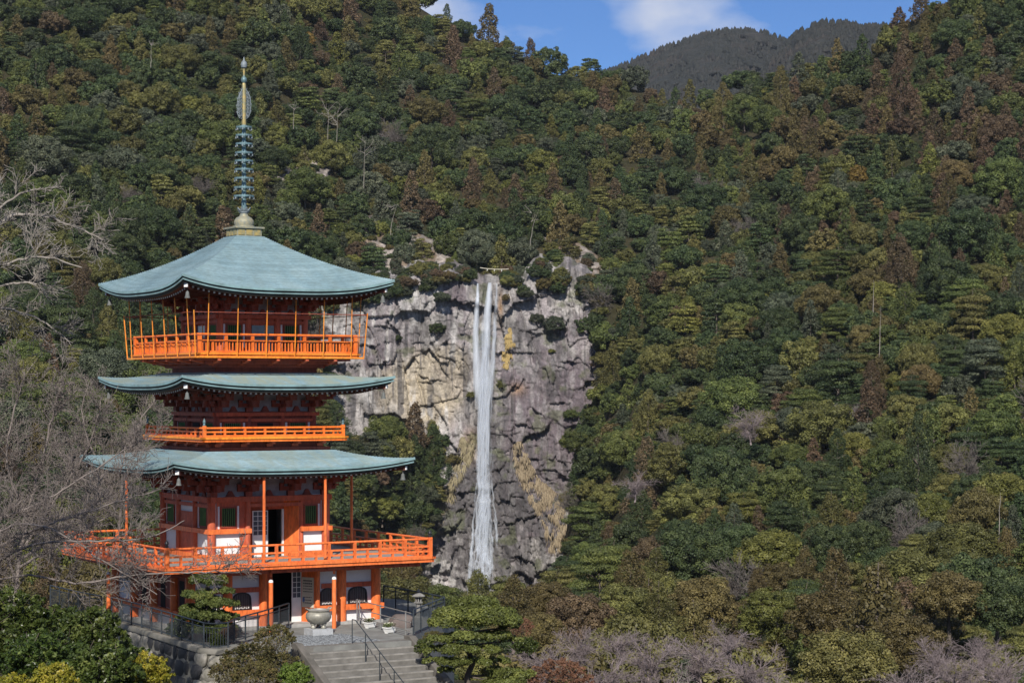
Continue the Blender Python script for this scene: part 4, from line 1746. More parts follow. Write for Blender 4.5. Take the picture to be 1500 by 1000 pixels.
# ---- bracket sets under the eaves
def bracket_mesh(name, s=1.0):
    mb = MB()
    mb.box(0, -.02, .08, .30 * s, .30 * s, .16)
    mb.box(0, -.06, .23, .95 * s, .13, .13)
    mb.box(0, -.28 * s, .23, .13, .75 * s, .13)
    for dx in (-.40, 0, .40):
        mb.box(dx * s, -.06, .35, .17 * s, .17, .10)
    mb.box(0, -.56 * s, .35, .18, .17, .10)
    mb.box(0, -.56 * s, .46, .95 * s, .12, .12)
    mb.box(0, -.55 * s, .46, .12, 1.05 * s, .12)
    for dx in (-.40, .40):
        mb.box(dx * s, -.56 * s, .57, .16 * s, .16, .09)
    mb.box(0, -1.02 * s, .57, .17, .17, .10)
    mb.box(0, -1.02 * s, .67, .8 * s, .11, .11)
    return mb.mesh(name)


BR = bracket_mesh('bracket')
BR.materials.append(M['shaded_red'])
KM = MB()
KM.prism([(-.30, 0), (-.20, .02), (-.11, .16), (-.06, .24), (.06, .24), (.11, .16), (.20, .02), (.30, 0), (.2, -.02), (-.2, -.02)], -.06, .02)
STRUT = KM.mesh('strut')
STRUT.materials.append(M['shaded_red'])


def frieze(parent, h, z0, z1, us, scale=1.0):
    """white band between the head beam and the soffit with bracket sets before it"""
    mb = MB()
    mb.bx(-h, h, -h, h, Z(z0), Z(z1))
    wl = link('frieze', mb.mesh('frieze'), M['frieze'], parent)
    for k in FACES:
        rz = k * math.pi / 2
        for u in us:
            x, y = rot4(u, -h, k)
            o = inst(BR, 'bracket', parent, (x, y, Z(z0)), rz)
            o.scale = (scale, scale, (z1 - z0) / .78)
        for a_, b_ in zip(us[:-1], us[1:]):
            x, y = rot4((a_ + b_) / 2, -h, k)
            inst(STRUT, 'strut', parent, (x, y, Z(z0)), rz).scale = (scale, 1, 1)
    for k in range(4):      # diagonal arms at the corners
        mbd = MB()
        for q, zz in ((.55, .25), (.95, .48), (1.35, .68)):
            x0, y0 = rot4(-h + .2, -h + .2, k)
            x1, y1 = rot4(-h - q * .72, -h - q * .72, k)
            zz *= (z1 - z0) / .78
            mbd.bar((x0, y0, Z(z0 + zz)), (x1, y1, Z(z0 + zz)), .14, .12)
            mbd.box(x1, y1, Z(z0 + zz + .10), .18, .18, .09)
        link('corner_bracket', mbd.mesh('corner_bracket'), M['shaded_red'], parent)


# ---- railings
def balcony(h, z_bot, z_deck, z_sill, mids, z_top, bay, post, mat, mat_edge, edge_h, sides=(0, 1, 2, 3), bal=False, post_z=None, cap=None, deck_mat='deck', inner=1.0):
    """deck slab with edge boards, and a railing of posts and rails around it"""
    mb = MB()
    mb.bx(-h + .06, h - .06, -h + .06, h - .06, Z(z_bot + .02), Z(z_deck))
    dk = link('balcony', mb.mesh('balcony'), M[deck_mat], pagoda)
    hr = h - .13
    n = max(2, round(2 * hr / bay))
    pm = MB()
    pm.bx(-post / 2, post / 2, -post / 2, post / 2, 0, z_top - z_deck - .02)
    pme = pm.mesh('post')
    pme.materials.append(M[mat])
    sm = MB()
    sm.bx(-post * .42, post * .42, -post * .4, post * .4, 0, mids[0] - z_deck)
    sme = sm.mesh('short_post')
    sme.materials.append(M[mat])
    for k in sides:
        rz = k * math.pi / 2
        eb = MB()
        eb.bx(-h, h, -h, -h + .1, Z(z_bot), Z(z_bot + edge_h * .48))
        eo = link('edge_board', eb.mesh('edge_board'), M[mat], dk)
        eo.rotation_euler = (0, 0, rz)
        eb = MB()
        eb.bx(-h - .05, h + .05, -h - .05, -h + .12, Z(z_bot + edge_h * .55), Z(z_bot + edge_h))
        eo = link('edge_board', eb.mesh('edge_board'), M[mat_edge], dk)
        eo.rotation_euler = (0, 0, rz)

        def rail(z0, z1, w, name='rail', ext=0.0):
            r_ = MB()
            r_.bx(-hr - ext, hr + ext, -hr - w / 2, -hr + w / 2, Z(z0), Z(z1))
            ro_ = link(name, r_.mesh(name), M[mat], dk)
            ro_.rotation_euler = (0, 0, rz)
        rail(z_sill, z_sill + .09, .12)
        for zm in mids:
            rail(zm - .035, zm + .035, .10)
        r_ = MB()
        r_.cyl((-hr - .1, -hr, Z(z_top)), (hr + .1, -hr, Z(z_top)), .045, .045, 8)
        ro_ = link('top_rail', r_.mesh('top_rail', True), M[mat], dk)
        ro_.rotation_euler = (0, 0, rz)
        for i in range(n):
            u = -hr + 2 * hr * (i + .0) / n
            if i > 0:
                x, y = rot4(u, -hr, k)
                inst(pme, 'post', dk, (x, y, Z(z_deck)), rz)
            x, y = rot4(u + hr / n, -hr, k)
            inst(sme, 'short_post', dk, (x, y, Z(z_deck)), rz)
        if bal:
            bm_ = MB()
            m_ = n * 8
            for i in range(m_):
                if i % 4 == 0:
                    continue
                u = -hr + 2 * hr * i / m_
                bm_.bx(u - .022, u + .022, -hr - .022, -hr + .022, Z(z_sill + .08), Z(mids[0] - .03))
            bo = link('balusters', bm_.mesh('balusters'), M[mat], dk, 'stuff')
            bo.rotation_euler = (0, 0, rz)
    pz = post_z if post_z is not None else z_top + .06
    for k in range(4):
        x, y = rot4(-hr, -hr, k)
        cm = MB()
        cm.bx(x - post * .75, x + post * .75, y - post * .75, y + post * .75, Z(z_deck - .02), Z(pz))
        co = link('corner_post', cm.mesh('corner_post'), M[mat], dk)
        if cap:
            gm = MB()
            r0 = post * .62
            gm.lathe([(r0, 0), (r0, .06), (r0 * .75, .075), (r0 * .72, .10), (r0 * 1.12, .12), (r0 * 1.18, .17), (r0 * .9, .22), (r0 * .3, .27), (.005, .31)], 12, (x, y, Z(pz)))
            link('finial', gm.mesh('finial', True), M[cap], dk)
    return dk


balcony(5.92, -7.16, -6.98, -6.97, [-6.52, -6.72], -6.21, 1.16, .11, 'vermilion', 'vermilion', .23, cap='black', post_z=-6.14)
balcony(3.24, -2.16, -1.98, -1.97, [-1.755], -1.60, .92, .09, 'orange', 'amber', .19, cap='bronze', post_z=-1.50, sides=(0, 3, 1))
b3 = balcony(3.62, 1.30, 1.42, 1.43, [1.93], 2.19, 1.12, .11, 'orange', 'amber', .14, bal=True, post_z=2.20, sides=(0, 3, 1, 2))

# frame of thin poles with wires around the top gallery
gal = MB()
for k in range(4):
    (x0, y0), (x1, y1) = rot4(-3.76, -3.76, k), rot4(3.76, -3.76, k)
    gal.bar((x0, y0, Z(1.27)), (x1, y1, Z(1.27)), .07, .07)
    for u in (-2.6, -1.3, 0, 1.3, 2.6, 3.4, -3.4):
        (x0, y0), (x1, y1) = rot4(u, -3.5, k), rot4(u, -3.76, k)
        gal.bar((x0, y0, Z(1.29)), (x1, y1, Z(1.27)), .05, .05)
gfr = part(gal, 'gallery_screen', M['amber'])
for k in range(4):
    for zz, hh in ((2.14, 3.81), (3.06, 3.86)):
        wi = MB()
        (x0, y0), (x1, y1) = rot4(-hh, -hh, k), rot4(hh, -hh, k)
        wi.cyl((x0, y0, Z(zz)), (x1, y1, Z(zz)), .018, .018, 5)
        link('wire_rail', wi.mesh('wire_rail'), M['shaded_red'], gfr)
    for u in (-3.24, -1.96, -.68, .60, 1.88, 3.16):
        po = MB()
        (x0, y0), (x1, y1) = rot4(u, -3.76, k), rot4(u, -3.90, k)
        po.cyl((x0, y0, Z(1.27)), (x1, y1, Z(3.82)), .024, .02, 6)
        link('pole', po.mesh('pole'), M['amber'], gfr)
    po = MB()
    (x0, y0), (x1, y1) = rot4(-3.76, -3.76, k), rot4(-3.88, -3.88, k)
    po.cyl((x0, y0, Z(1.27)), (x1, y1, Z(3.14)), .028, .026, 6)
    link('pole', po.mesh('pole'), M['amber'], gfr)


# ---- walls
def lattice_window(parent, u0, u1, z0, z1, h, k, dark='dark_inside'):
    """green bars before a dark opening in a red frame, a white strip on either side"""
    fr = MB()
    t = .05
    y0, y1 = -h - .055, -h + .03
    fr.bx(u0 - t, u0, y0, y1, Z(z0 - t), Z(z1 + t))
    fr.bx(u1, u1 + t, y0, y1, Z(z0 - t), Z(z1 + t))
    fr.bx(u0, u1, y0, y1, Z(z1), Z(z1 + t))
    fr.bx(u0, u1, y0, y1, Z(z0 - t), Z(z0))
    w = part(fr, 'window', M['shaded_red'], parent, k)
    p = MB()
    p.bx(u0, u1, -h - .008, -h + .02, Z(z0), Z(z1))
    part(p, 'pane', M[dark], w)
    s = MB()
    n = max(5, int((u1 - u0) / .085))
    for i in range(n):
        u = u0 + (u1 - u0) * (i + .5) / n
        s.box(u, -h - .03, Z((z0 + z1) / 2), .034, .034, z1 - z0, math.pi / 4)
    part(s, 'window_bars', M['lattice_green'], w, 0, 'stuff')
    return w


def strip(parent, u0, u1, z0, z1, h, k, name='plaster_strip', mat='plaster', d=.012):
    s = MB()
    s.bx(u0, u1, -h - d, -h + .02, Z(z0), Z(z1))
    return part(s, name, M[mat], parent, k)


def beam(parent, h, z0, z1, k, d=.09, ext=.2, mat='vermilion_shaded', u0=None, u1=None, name='beam'):
    s = MB()
    s.bx(-h - ext if u0 is None else u0, h + ext if u1 is None else u1, -h - d, -h + .01, Z(z0), Z(z1))
    return part(s, name, M[mat], parent, k)


def pillar(parent, u, h, z0, z1, r, k, mat='vermilion_shaded', n=14):
    s = MB()
    s.cyl((u, -h, Z(z0)), (u, -h, Z(z1)), r, r, n)
    return part(s, 'pillar', M[mat], parent, k, smooth=True)


def body_with_porch(h, z0, z1, mat, ou0, ou1, depth):
    """square storey whose right-hand face has a recessed entrance between ou0 and ou1"""
    w = MB()
    t = .12
    yb = -h + depth
    w.bx(-h, ou0, -h, -h + t, Z(z0), Z(z1))
    w.bx(ou1, h, -h, -h + t, Z(z0), Z(z1))
    w.bx(-h, -h + t, -h + t, h, Z(z0), Z(z1))
    w.bx(h - t, h, -h + t, h, Z(z0), Z(z1))
    w.bx(-h + t, h - t, h - t, h, Z(z0), Z(z1))
    w.bx(-h + t, h - t, -h + t, h - t, Z(z1 - .06), Z(z1 - .01))
    return part(w, 'storey_wall', M[mat])


# ground storey
GH, G0, G1 = 4.06, -9.60, -7.17
gw = body_with_porch(GH, G0, G1, 'plaster', -.89, 1.39, .65)
mb = MB()
mb.bx(-GH - .3, GH + .3, -GH - .3, GH + .3, Z(-9.72), Z(-9.575))
part(mb, 'plinth', M['stone'], gw)
for k in FACES:
    for u in ((-4.13, -2.54, 2.54, 4.13) if k == 0 else (-4.13, -1.9, .3, 2.5)):
        pillar(gw, u, 4.13, -9.58, G1, .20, k, 'vermilion')
    if k == 0:
        for u, r_ in ((-.98, .17), (1.45, .10)):
            pillar(gw, u, 4.13, -9.58, G1, r_, k, 'vermilion')
        for a_, b_ in ((-4.45, -.85), (1.35, 4.45)):
            beam(gw, GH, -9.12, -8.90, k, .22, 0, 'vermilion', a_, b_)
            beam(gw, GH, -8.20, -8.00, k, .06, 0, 'vermilion_shaded', a_ + .3, b_ - .3)
            beam(gw, GH, -7.50, -7.20, k, .12, 0, 'vermilion_shaded', a_ + .2, b_ - .2)
    else:
        beam(gw, GH, -9.14, -8.92, k, .22, .4, 'vermilion')
        beam(gw, GH, -7.50, -7.20, k, .12, .2, 'vermilion_shaded')
        for a_, b_ in ((-1.66, .06), (.54, 2.26), (2.7, 3.9)):
            strip(gw, a_, b_, -8.9, -7.5, GH, k, 'board_panel', 'shaded_red', .03)
        for a_ in (-1.2, .9, 2.9):
            strip(gw, a_, a_ + .5, -9.0, -7.7, GH, k, 'dark_doorway', 'dark_inside', .04)
# back face and east face keep their corner pillars
for x, y in ((4.13, 4.13), (-4.13, 4.13)):
    pillar(gw, x, -y, -9.58, G1, .20, 0, 'vermilion')


def cusped_window(u, z0, w, hgt, k):
    prof = []
    for i in range(9):
        t = i / 8
        a_ = math.pi * t
        prof.append((w / 2 * math.cos(a_) * (1.0 if t not in (0, 1) else 1), hgt * .60 + hgt * .40 * math.sin(a_) ** .8))
    outer = [(w / 2 * 1.06, 0)] + prof + [(-w / 2 * 1.06, 0)]
    inner = [(x * .86, max(.05, z * .94)) for x, z in outer]
    fr = MB()
    y0, y1 = -GH - .07, -GH + .01
    n = len(outer)
    vs = [(u + x, y0, Z(z0) + z) for x, z in outer] + [(u + x, y0, Z(z0) + z) for x, z in inner] + \
         [(u + x, y1, Z(z0) + z) for x, z in outer] + [(u + x, y1, Z(z0) + z) for x, z in inner]
    fs = []
    for i in range(n):
        j = (i + 1) % n
        fs += [(i, j, n + j, n + i), (i, 2 * n + i, 2 * n + j, j), (n + i, n + j, 3 * n + j, 3 * n + i)]
    fr.add(vs, fs)
    o = part(fr, 'window', M['black'], gw, k)
    p = MB()
    p.prism([(u + x, Z(z0) + z) for x, z in inner], -GH - .014, -GH + .005)
    part(p, 'pane', M['window_dark'], o)
    b_ = MB()
    for i in range(7):
        x = -w * .36 + w * .72 * i / 6
        b_.bx(u + x - .018, u + x + .018, -GH - .05, -GH - .02, Z(z0 + .05), Z(z0 + hgt * (.93 - .25 * abs(x / w * 2) ** 2)))
    part(b_, 'window_bars', M['bar_grey'], o, 0, 'stuff')
    c_ = MB()
    for i in range(8):
        x = -w * .36 + w * .72 * i / 7
        c_.box(u + x, -GH - .045, Z(z0 + .07 + .02 * (i % 2)), .03, .02, .05)
    part(c_, 'white_knobs', M['white_paint'], o, 0, 'stuff')


for u, w in ((-1.90, .80), (1.92, .66), (3.30, .86), (-3.32, .86)):
    cusped_window(u, -8.90, w, .72, 0)

# porch: splayed side walls, back wall with doorway, inside
def splay(parent, u_out, u_in, y_out, y_in, z0, z1, mat):
    t = .07 if u_out > 0 else -.07
    d = MB()
    d.slab([(u_out, y_out), (u_out + t, y_out), (u_in + t, y_in), (u_in, y_in)], Z(z0), Z(z1))
    return part(d, 'porch_side', M[mat], parent)


PD = .65
yb = -GH + PD
rv = splay(gw, 1.39, 1.07, -GH + .03, yb, G0, G1, 'vermilion')
splay(gw, -.89, -.62, -GH + .03, yb, G0, G1, 'vermilion')
mb = MB()
mb.bx(-.70, -.24, yb, yb + .1, Z(G0), Z(G1))
mb.bx(1.06, 1.16, yb, yb + .1, Z(G0), Z(G1))
mb.bx(-.24, 1.06, yb, yb + .1, Z(-7.50), Z(G1))
part(mb, 'porch_back', M['vermilion_shaded'], gw)
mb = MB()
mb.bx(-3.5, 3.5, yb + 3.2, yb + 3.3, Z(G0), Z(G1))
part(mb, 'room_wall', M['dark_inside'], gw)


def glazed_leaf(parent, u0, u1, y, z0, z1, cols_=2, rows_=4, split=.42):
    d = MB()
    d.bx(u0, u1, y - .03, y + .02, Z(z0), Z(z1))
    o = part(d, 'door_leaf', M['white_paint'], parent)
    zs_ = z0 + (z1 - z0) * split
    w_, h_ = (u1 - u0 - .06) / cols_, (z1 - zs_ - .06) / rows_
    for i in range(cols_):
        for j in range(rows_):
            g = MB()
            g.bx(u0 + .03 + i * w_ + .015, u0 + .03 + (i + 1) * w_ - .015, y - .034, y - .028, Z(zs_ + .03 + j * h_ + .012), Z(zs_ + .03 + (j + 1) * h_ - .012))
            part(g, 'pane', M['glass'], o)
    return o


glazed_leaf(gw, .63, 1.06, yb + .03, -9.58, -7.5, 2, 5, .46)
# notice board on the sunny side wall of the porch
M['board'] = plain('notice_board', (.66, .62, .50), (.54, .50, .40), 2, .7)
pA, pB = Vector((1.385, -GH + .05, 0)), Vector((1.085, yb - .02, 0))
dA = (pB - pA).normalized()
nA = Vector((dA.y, -dA.x, 0))
if nA.x > 0:
    nA = -nA
Lw = (pB - pA).length


def on_jamb(mbx, a0, a1, z0, z1, off0, off1):
    q = [pA + dA * a0 + nA * off0, pA + dA * a1 + nA * off0, pA + dA * a1 + nA * off1, pA + dA * a0 + nA * off1]
    mbx.slab([(v.x, v.y) for v in q], Z(z0), Z(z1))


sb = MB()
on_jamb(sb, .04, Lw - .02, -8.98, -7.75, .004, .04)
sbo = part(sb, 'notice_board', M['board'], gw)
ink = MB()
r_ = random.Random(4)
for row in range(9):
    z = -7.86 - row * .115
    hh = .055 if row in (0, 1) else .034
    if row == 5:
        continue
    aa = Lw - .09
    stop = .12 if row < 5 else .16
    while aa > stop:
        wv_ = r_.uniform(.03, .07)
        on_jamb(ink, max(aa - wv_, stop - .03), aa, z - hh, z, .04, .044)
        aa -= wv_ + r_.uniform(.012, .03)
part(ink, 'lettering', M['black'], sbo, 0, 'stuff')
sgn = MB()
on_jamb(sgn, Lw - .16, Lw - .06, -8.76, -8.58, .0445, .048)
part(sgn, 'blue_emblem', plain('blue_print', (.10, .20, .50), None, 3), sbo)

# first storey
H1, A0, A1 = 2.53, -6.97, -4.40
sw = body_with_porch(H1, A0, A1, 'plaster', -.87, 1.38, .65)
yb = -H1 + PD
splay(sw, 1.38, .98, -H1 + .03, yb, A0, A1, 'vermilion')
splay(sw, -.87, -.62, -H1 + .03, yb, A0, A1, 'vermilion')
mb = MB()
mb.bx(-.72, .27, yb + .05, yb + .12, Z(A0), Z(A1))
mb.bx(.95, 1.08, yb, yb + .1, Z(A0), Z(A1))
mb.bx(.27, .95, yb, yb + .1, Z(-5.02), Z(A1))
part(mb, 'porch_back', M['vermilion_shaded'], sw)
mb = MB()
mb.bx(.89, .96, yb - .04, yb + .08, Z(A0), Z(-5.02))
part(mb, 'door_jamb', M['white_paint'], sw)
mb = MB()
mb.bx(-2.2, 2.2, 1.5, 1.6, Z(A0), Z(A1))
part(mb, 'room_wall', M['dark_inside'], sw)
glazed_leaf(sw, -.46, .24, yb, -6.97, -5.06, 3, 5, .45)
for k in FACES:
    for u in (-2.57, 2.57):
        pillar(sw, u, 2.57, A0, A1, .17, k)
    if k == 0:
        pillar(sw, -.97, 2.57, A0, A1, .12, k)
        pillar(sw, 1.46, 2.55, A0, A1, .09, k)
        strip(sw, -1.32, -1.05, A0, A1, H1, k, 'board_panel', 'vermilion_shaded', .03)
        segs_ = ((-2.75, -.85), (1.38, 2.85))
        wins = ((-2.12, -1.52), (1.62, 2.14))
    else:
        for u in (-.9, .9):
            pillar(sw, u, 2.57, A0, A1, .13, k)
        segs_ = ((-2.75, 2.75),)
        wins = ((-2.1, -1.4), (1.4, 2.1))
        strip(sw, -.75, .75, A0, -5.1, H1, k, 'board_panel', 'vermilion_shaded', .04)
    for u0, u1 in wins:
        strip(sw, u0 - .22, u1 + .22, -5.74, -4.62, H1, k, 'board_panel', 'vermilion_shaded', .02)
        lattice_window(sw, u0, u1, -5.62, -4.88, H1 + .02, k)
        strip(sw, u0 - .17, u0 - .09, -5.72, -4.80, H1 + .02, k)
        strip(sw, u1 + .09, u1 + .17, -5.72, -4.80, H1 + .02, k)
    for u0, u1 in segs_:
        beam(sw, H1, -5.92, -5.73, k, .20, 0, 'vermilion', u0, u1)
        beam(sw, H1, -6.98, -6.80, k, .16, 0, 'vermilion', u0, u1)
    beam(sw, H1, -4.64, -4.42, k, .16, .28)
    beam(sw, H1, -4.86, -4.72, k, .10, 0, 'vermilion_shaded', -.95 if k == 0 else -2.4, 1.5 if k == 0 else 2.4)
for x in (-2.57, 2.57):
    pillar(sw, x, -2.57, A0, A1, .17, 0)
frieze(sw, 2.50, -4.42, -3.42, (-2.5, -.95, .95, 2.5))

# second storey
H2, B0, B1 = 2.15, -1.98, -.98
mb = MB()
mb.bx(-2.72, 2.72, -2.72, 2.72, Z(-2.60), Z(-2.42))
mb.bx(-2.5, 2.5, -2.5, 2.5, Z(-2.42), Z(-2.12))
bs = part(mb, 'balcony_base', M['shaded_red'])
for k in FACES:
    for u in (-2.3, -1.15, 0, 1.15, 2.3):
        x, y = rot4(u, -2.5, k)
        bb = MB()
        bb.box(x, y, Z(-2.33), .28, .28, .12, k * math.pi / 2)
        (xa, ya), (xb, yb_) = rot4(u, -2.4, k), rot4(u, -3.05, k)
        bb.bar((xa, ya, Z(-2.22)), (xb, yb_, Z(-2.22)), .14, .11)
        link('bracket', bb.mesh('bracket'), M['vermilion_shaded'], bs)
mb = MB()
mb.bx(-H2, H2, -H2, H2, Z(B0), Z(B1 + .04))
w2 = part(mb, 'storey_wall', M['shaded_red'])
for k in FACES:
    for u in (-2.19, -.75, .75, 2.19):
        pillar(w2, u, 2.17, B0, B1, .13, k, 'shaded_red')
    beam(w2, H2, -1.13, -.98, k, .16, .26, 'vermilion_shaded')
    beam(w2, H2, -1.36, -1.24, k, .13, .02, 'vermilion_shaded')
    for u0, u1 in ((-1.85, -1.1), (1.1, 1.85)):
        lattice_window(w2, u0, u1, -1.86, -1.42, H2 + .01, k)
        strip(w2, u0 - .19, u0 - .10, -1.86, -1.40, H2 + .01, k)
        strip(w2, u1 + .10, u1 + .19, -1.86, -1.40, H2 + .01, k)
    strip(w2, -.35, .35, -1.9, -1.42, H2, k, 'dark_doorway', 'dark_inside', .03)
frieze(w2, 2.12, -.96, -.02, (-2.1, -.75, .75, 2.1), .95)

# third storey
H3, C0, C1 = 1.90, 1.42, 3.05
mb = MB()
for i, (hh, za, zb_) in enumerate(((2.30, .62, .86), (2.55, .86, 1.0), (2.95, 1.0, 1.14), (3.35, 1.14, 1.31))):
    mb.bx(-hh, hh, -hh, hh, Z(za), Z(zb_))
bs = part(mb, 'balcony_base', M['shaded_red'])
for k in FACES:
    for u in (-2.6, -1.3, 0, 1.3, 2.6):
        bb = MB()
        (xa, ya), (xb, yb_) = rot4(u, -2.5, k), rot4(u, -3.5, k)
        bb.bar((xa, ya, Z(1.0)), (xb, yb_, Z(1.21)), .16, .14)
        link('bracket', bb.mesh('bracket'), M['vermilion_shaded'], bs)
mb = MB()
mb.bx(-H3, H3, -H3, H3, Z(C0), Z(C1 + .04))
w3 = part(mb, 'storey_wall', M['vermilion_shaded'])
for k in FACES:
    for u in (-1.93, -.66, .66, 1.93):
        pillar(w3, u, 1.92, C0, C1, .13, k)
    beam(w3, H3, 2.90, 3.06, k, .16, .26)
    beam(w3, H3, 2.70, 2.80, k, .10, .02)
    for u0, u1 in ((-1.6, -.98), (.98, 1.6)):
        lattice_window(w3, u0, u1, 1.75, 2.62, H3 + .01, k)
        strip(w3, u0 - .17, u0 - .09, 1.7, 2.66, H3 + .01, k)
        strip(w3, u1 + .09, u1 + .17, 1.7, 2.66, H3 + .01, k)
    strip(w3, -.50, .08, 1.44, 2.62, H3, k, 'glass_door', 'glass', .03)
    strip(w3, .14, .5, 1.44, 2.62, H3, k, 'glass_door', 'glass', .03)
    strip(w3, .085, .135, 1.44, 2.66, H3, k, 'door_post', 'amber', .04)
frieze(w3, 1.88, 3.06, 3.88, (-1.9, -.66, .66, 1.9), .9)

# free-standing poles: under the lowest eaves and under the wide terrace
for x, y in ((-1.29, -4.9), (1.43, -4.9), (-4.9, .87), (4.9, -.36)):
    mb = MB()
    mb.cyl((x, y, Z(-6.98)), (x, y, Z(-3.5)), .066, .06, 10)
    part(mb, 'eave_pole', M['vermilion'], None, 0, None, True)
for x, y in ((-1.22, -5.4), (1.58, -5.4), (-5.4, 1.63)):
    mb = MB()
    mb.cyl((x, y, Z(-9.72)), (x, y, Z(-7.72)), .09, .09, 12)
    mb.cyl((x, y, Z(-7.5)), (x, y, Z(-7.14)), .05, .05, 8)
    po = part(mb, 'terrace_pole', M['vermilion'], None, 0, None, True)
    cp = MB()
    cp.lathe([(.093, 0), (.093, .05), (.07, .09), (.04, .11)], 12, (x, y, Z(-7.72)))
    part(cp, 'pole_cap', M['white_paint'], po, 0, None, True)
# beams under the terrace
mb = MB()
for k in range(4):
    (x0, y0), (x1, y1) = rot4(-5.5, -5.4, k), rot4(5.5, -5.4, k)
    mb.bar((x0, y0, Z(-7.26)), (x1, y1, Z(-7.26)), .16, .18)
for u in np.linspace(-5, 5, 9):
    mb.bar((u, -5.6, Z(-7.25)), (u, 5.6, Z(-7.25)), .12, .14)
part(mb, 'terrace_joists', M['vermilion_shaded'], None, 0, 'stuff')

# ---- spire
mb = MB()
mb.bx(-.56, .56, -.56, .56, Z(6.36), Z(6.74))
mb.bx(-.66, .66, -.66, .66, Z(6.74), Z(6.81))
mb.bx(-.62, .62, -.62, .62, Z(6.34), Z(6.41))
sp = part(mb, 'spire_base', M['dull_gilt'])
for k in FACES:
    for u in (-.36, 0, .36):
        x, y = rot4(u, -.57, k)
        pn = MB()
        pn.box(x, y, Z(6.575), .28, .03, .24, k * math.pi / 2)
        part(pn, 'panel', M['gold'], sp)
mb = MB()
mb.lathe([(.46, 6.81), (.46, 6.87), (.39, 6.89), (.42, 7.00), (.40, 7.12), (.32, 7.22), (.20, 7.28), (.15, 7.40)], 20, (0, 0, -ZB))
part(mb, 'inverted_bowl', M['dull_gilt'], None, 0, None, True)
mb = MB()
for i in range(8):
    a_ = i * math.pi / 4
    c_, s_ = math.cos(a_), math.sin(a_)
    t_ = Vector((-s_, c_, 0))
    p = [Vector((c_ * r, s_ * r, z - ZB)) for r, z in ((.12, 7.42), (.22, 7.50), (.30, 7.64))]
    wd = (.07, .11, .02)
    vs = []
    for q, w_ in zip(p, wd):
        vs += [q - t_ * w_, q + t_ * w_]
    vs += [v + Vector((-c_ * .02, -s_ * .02, .02)) for v in vs]
    mb.add(vs, [(0, 1, 3, 2), (2, 3, 5, 4), (7, 6, 8, 9), (9, 8, 10, 11), (0, 2, 8, 6), (2, 4, 10, 8), (1, 7, 9, 3), (3, 9, 11, 5), (4, 5, 11, 10), (0, 6, 7, 1)])
mb.lathe([(.15, 7.38), (.20, 7.44), (.20, 7.48), (.13, 7.50)], 14, (0, 0, -ZB))
part(mb, 'lotus_petals', M['grey_bronze'], None, 0, None)
mb = MB()
mb.lathe([(.11, 7.4), (.095, 8.1), (.08, 11.1), (.065, 11.3)], 12, (0, 0, -ZB))
part(mb, 'mast', M['bronze'], None, 0, None, True)
ring_y = [287.5, 275, 261.5, 248.5, 236, 224, 211, 198.5, 186.5]
for i, py in enumerate(ring_y):
    z = (HZ - py) / F * 91.0
    r = .43 - .012 * i
    rm = MB()
    n = 20
    prof = [(r - .06, -.04), (r, -.04), (r, .035), (r - .06, .035)]
    vs, fs = [], []
    for a_ in range(n):
        t = 2 * math.pi * a_ / n
        for rr, zz in prof:
            vs.append((rr * math.cos(t), rr * math.sin(t), z + zz - ZB))
    for a_ in range(n):
        b_ = (a_ + 1) % n
        for q in range(4):
            fs.append((a_ * 4 + q, b_ * 4 + q, b_ * 4 + (q + 1) % 4, a_ * 4 + (q + 1) % 4))
    rm.add(vs, fs)
    for a_ in range(8):
        t = a_ * math.pi / 4
        rm.bar((0, 0, z - ZB + .03), ((r - .03) * math.cos(t), (r - .03) * math.sin(t), z - ZB), .05, .035)
    rm.lathe([(.13, -.07), (.14, .0), (.11, .09)], 12, (0, 0, z - ZB))
    ro_ = part(rm, 'spire_ring', M['bronze'])
    hb = MB()
    for a_ in range(8):
        t = a_ * math.pi / 4 + .2
        x, y = (r - .01) * math.cos(t), (r - .01) * math.sin(t)
        hb.lathe([(.014, -.045), (.026, -.06), (.034, -.13), (.03, -.135)], 7, (x, y, z - ZB))
    part(hb, 'ring_bells', M['grey_bronze'], ro_, 0, 'stuff')
mb = MB()
mb.lathe([(.085, 11.1), (.10, 11.2), (.085, 11.5), (.10, 12.6), (.085, 12.85), (.06, 12.95)], 12, (0, 0, -ZB))
part(mb, 'gilt_shaft', M['gold'], None, 0, None, True)
for i in range(4):       # open-work flame: four upright fins of scrolls
    a_ = i * math.pi / 2 + .5
    fl = MB()

    def fp(r, z):
        return (r * math.cos(a_), r * math.sin(a_), z - ZB)
    rim = [(.09, 11.40), (.24, 11.46), (.345, 11.66), (.365, 11.95), (.33, 12.25), (.24, 12.48), (.12, 12.62), (.09, 12.66)]
    fl.tube([fp(*q) for q in rim], .016, 5)
    for j in range(7):
        z = 11.52 + j * .15
        rr = np.interp(z, [q[1] for q in rim], [q[0] for q in rim])
        fl.tube([fp(.09, z - .06), fp(rr * .45, z + .03), fp(rr * .75, z - .02), fp(rr, z + .07)], .012, 4)
        fl.tube([fp(rr * .4, z + .1), fp(rr * .62, z + .02), fp(rr * .8, z + .11), fp(rr * .62, z + .14), fp(rr * .5, z + .06)], .011, 4)
    for q in rim[1:-1]:
        fl.tube([fp(*q), fp(q[0] + .05, q[1] + .07)], .012, 4)
    part(fl, 'flame_fin', M['grey_bronze'])
mb = MB()
mb.lathe([(.05, 12.90), (.10, 12.94), (.125, 13.04), (.11, 13.13), (.05, 13.19), (.045, 13.22)], 14, (0, 0, -ZB))
part(mb, 'dragon_ball', M['bronze'], None, 0, None, True)
mb = MB()
mb.lathe([(.042, 13.2), (.04, 13.55)], 10, (0, 0, -ZB))
part(mb, 'mast_tip', M['gold'], None, 0, None, True)
mb = MB()
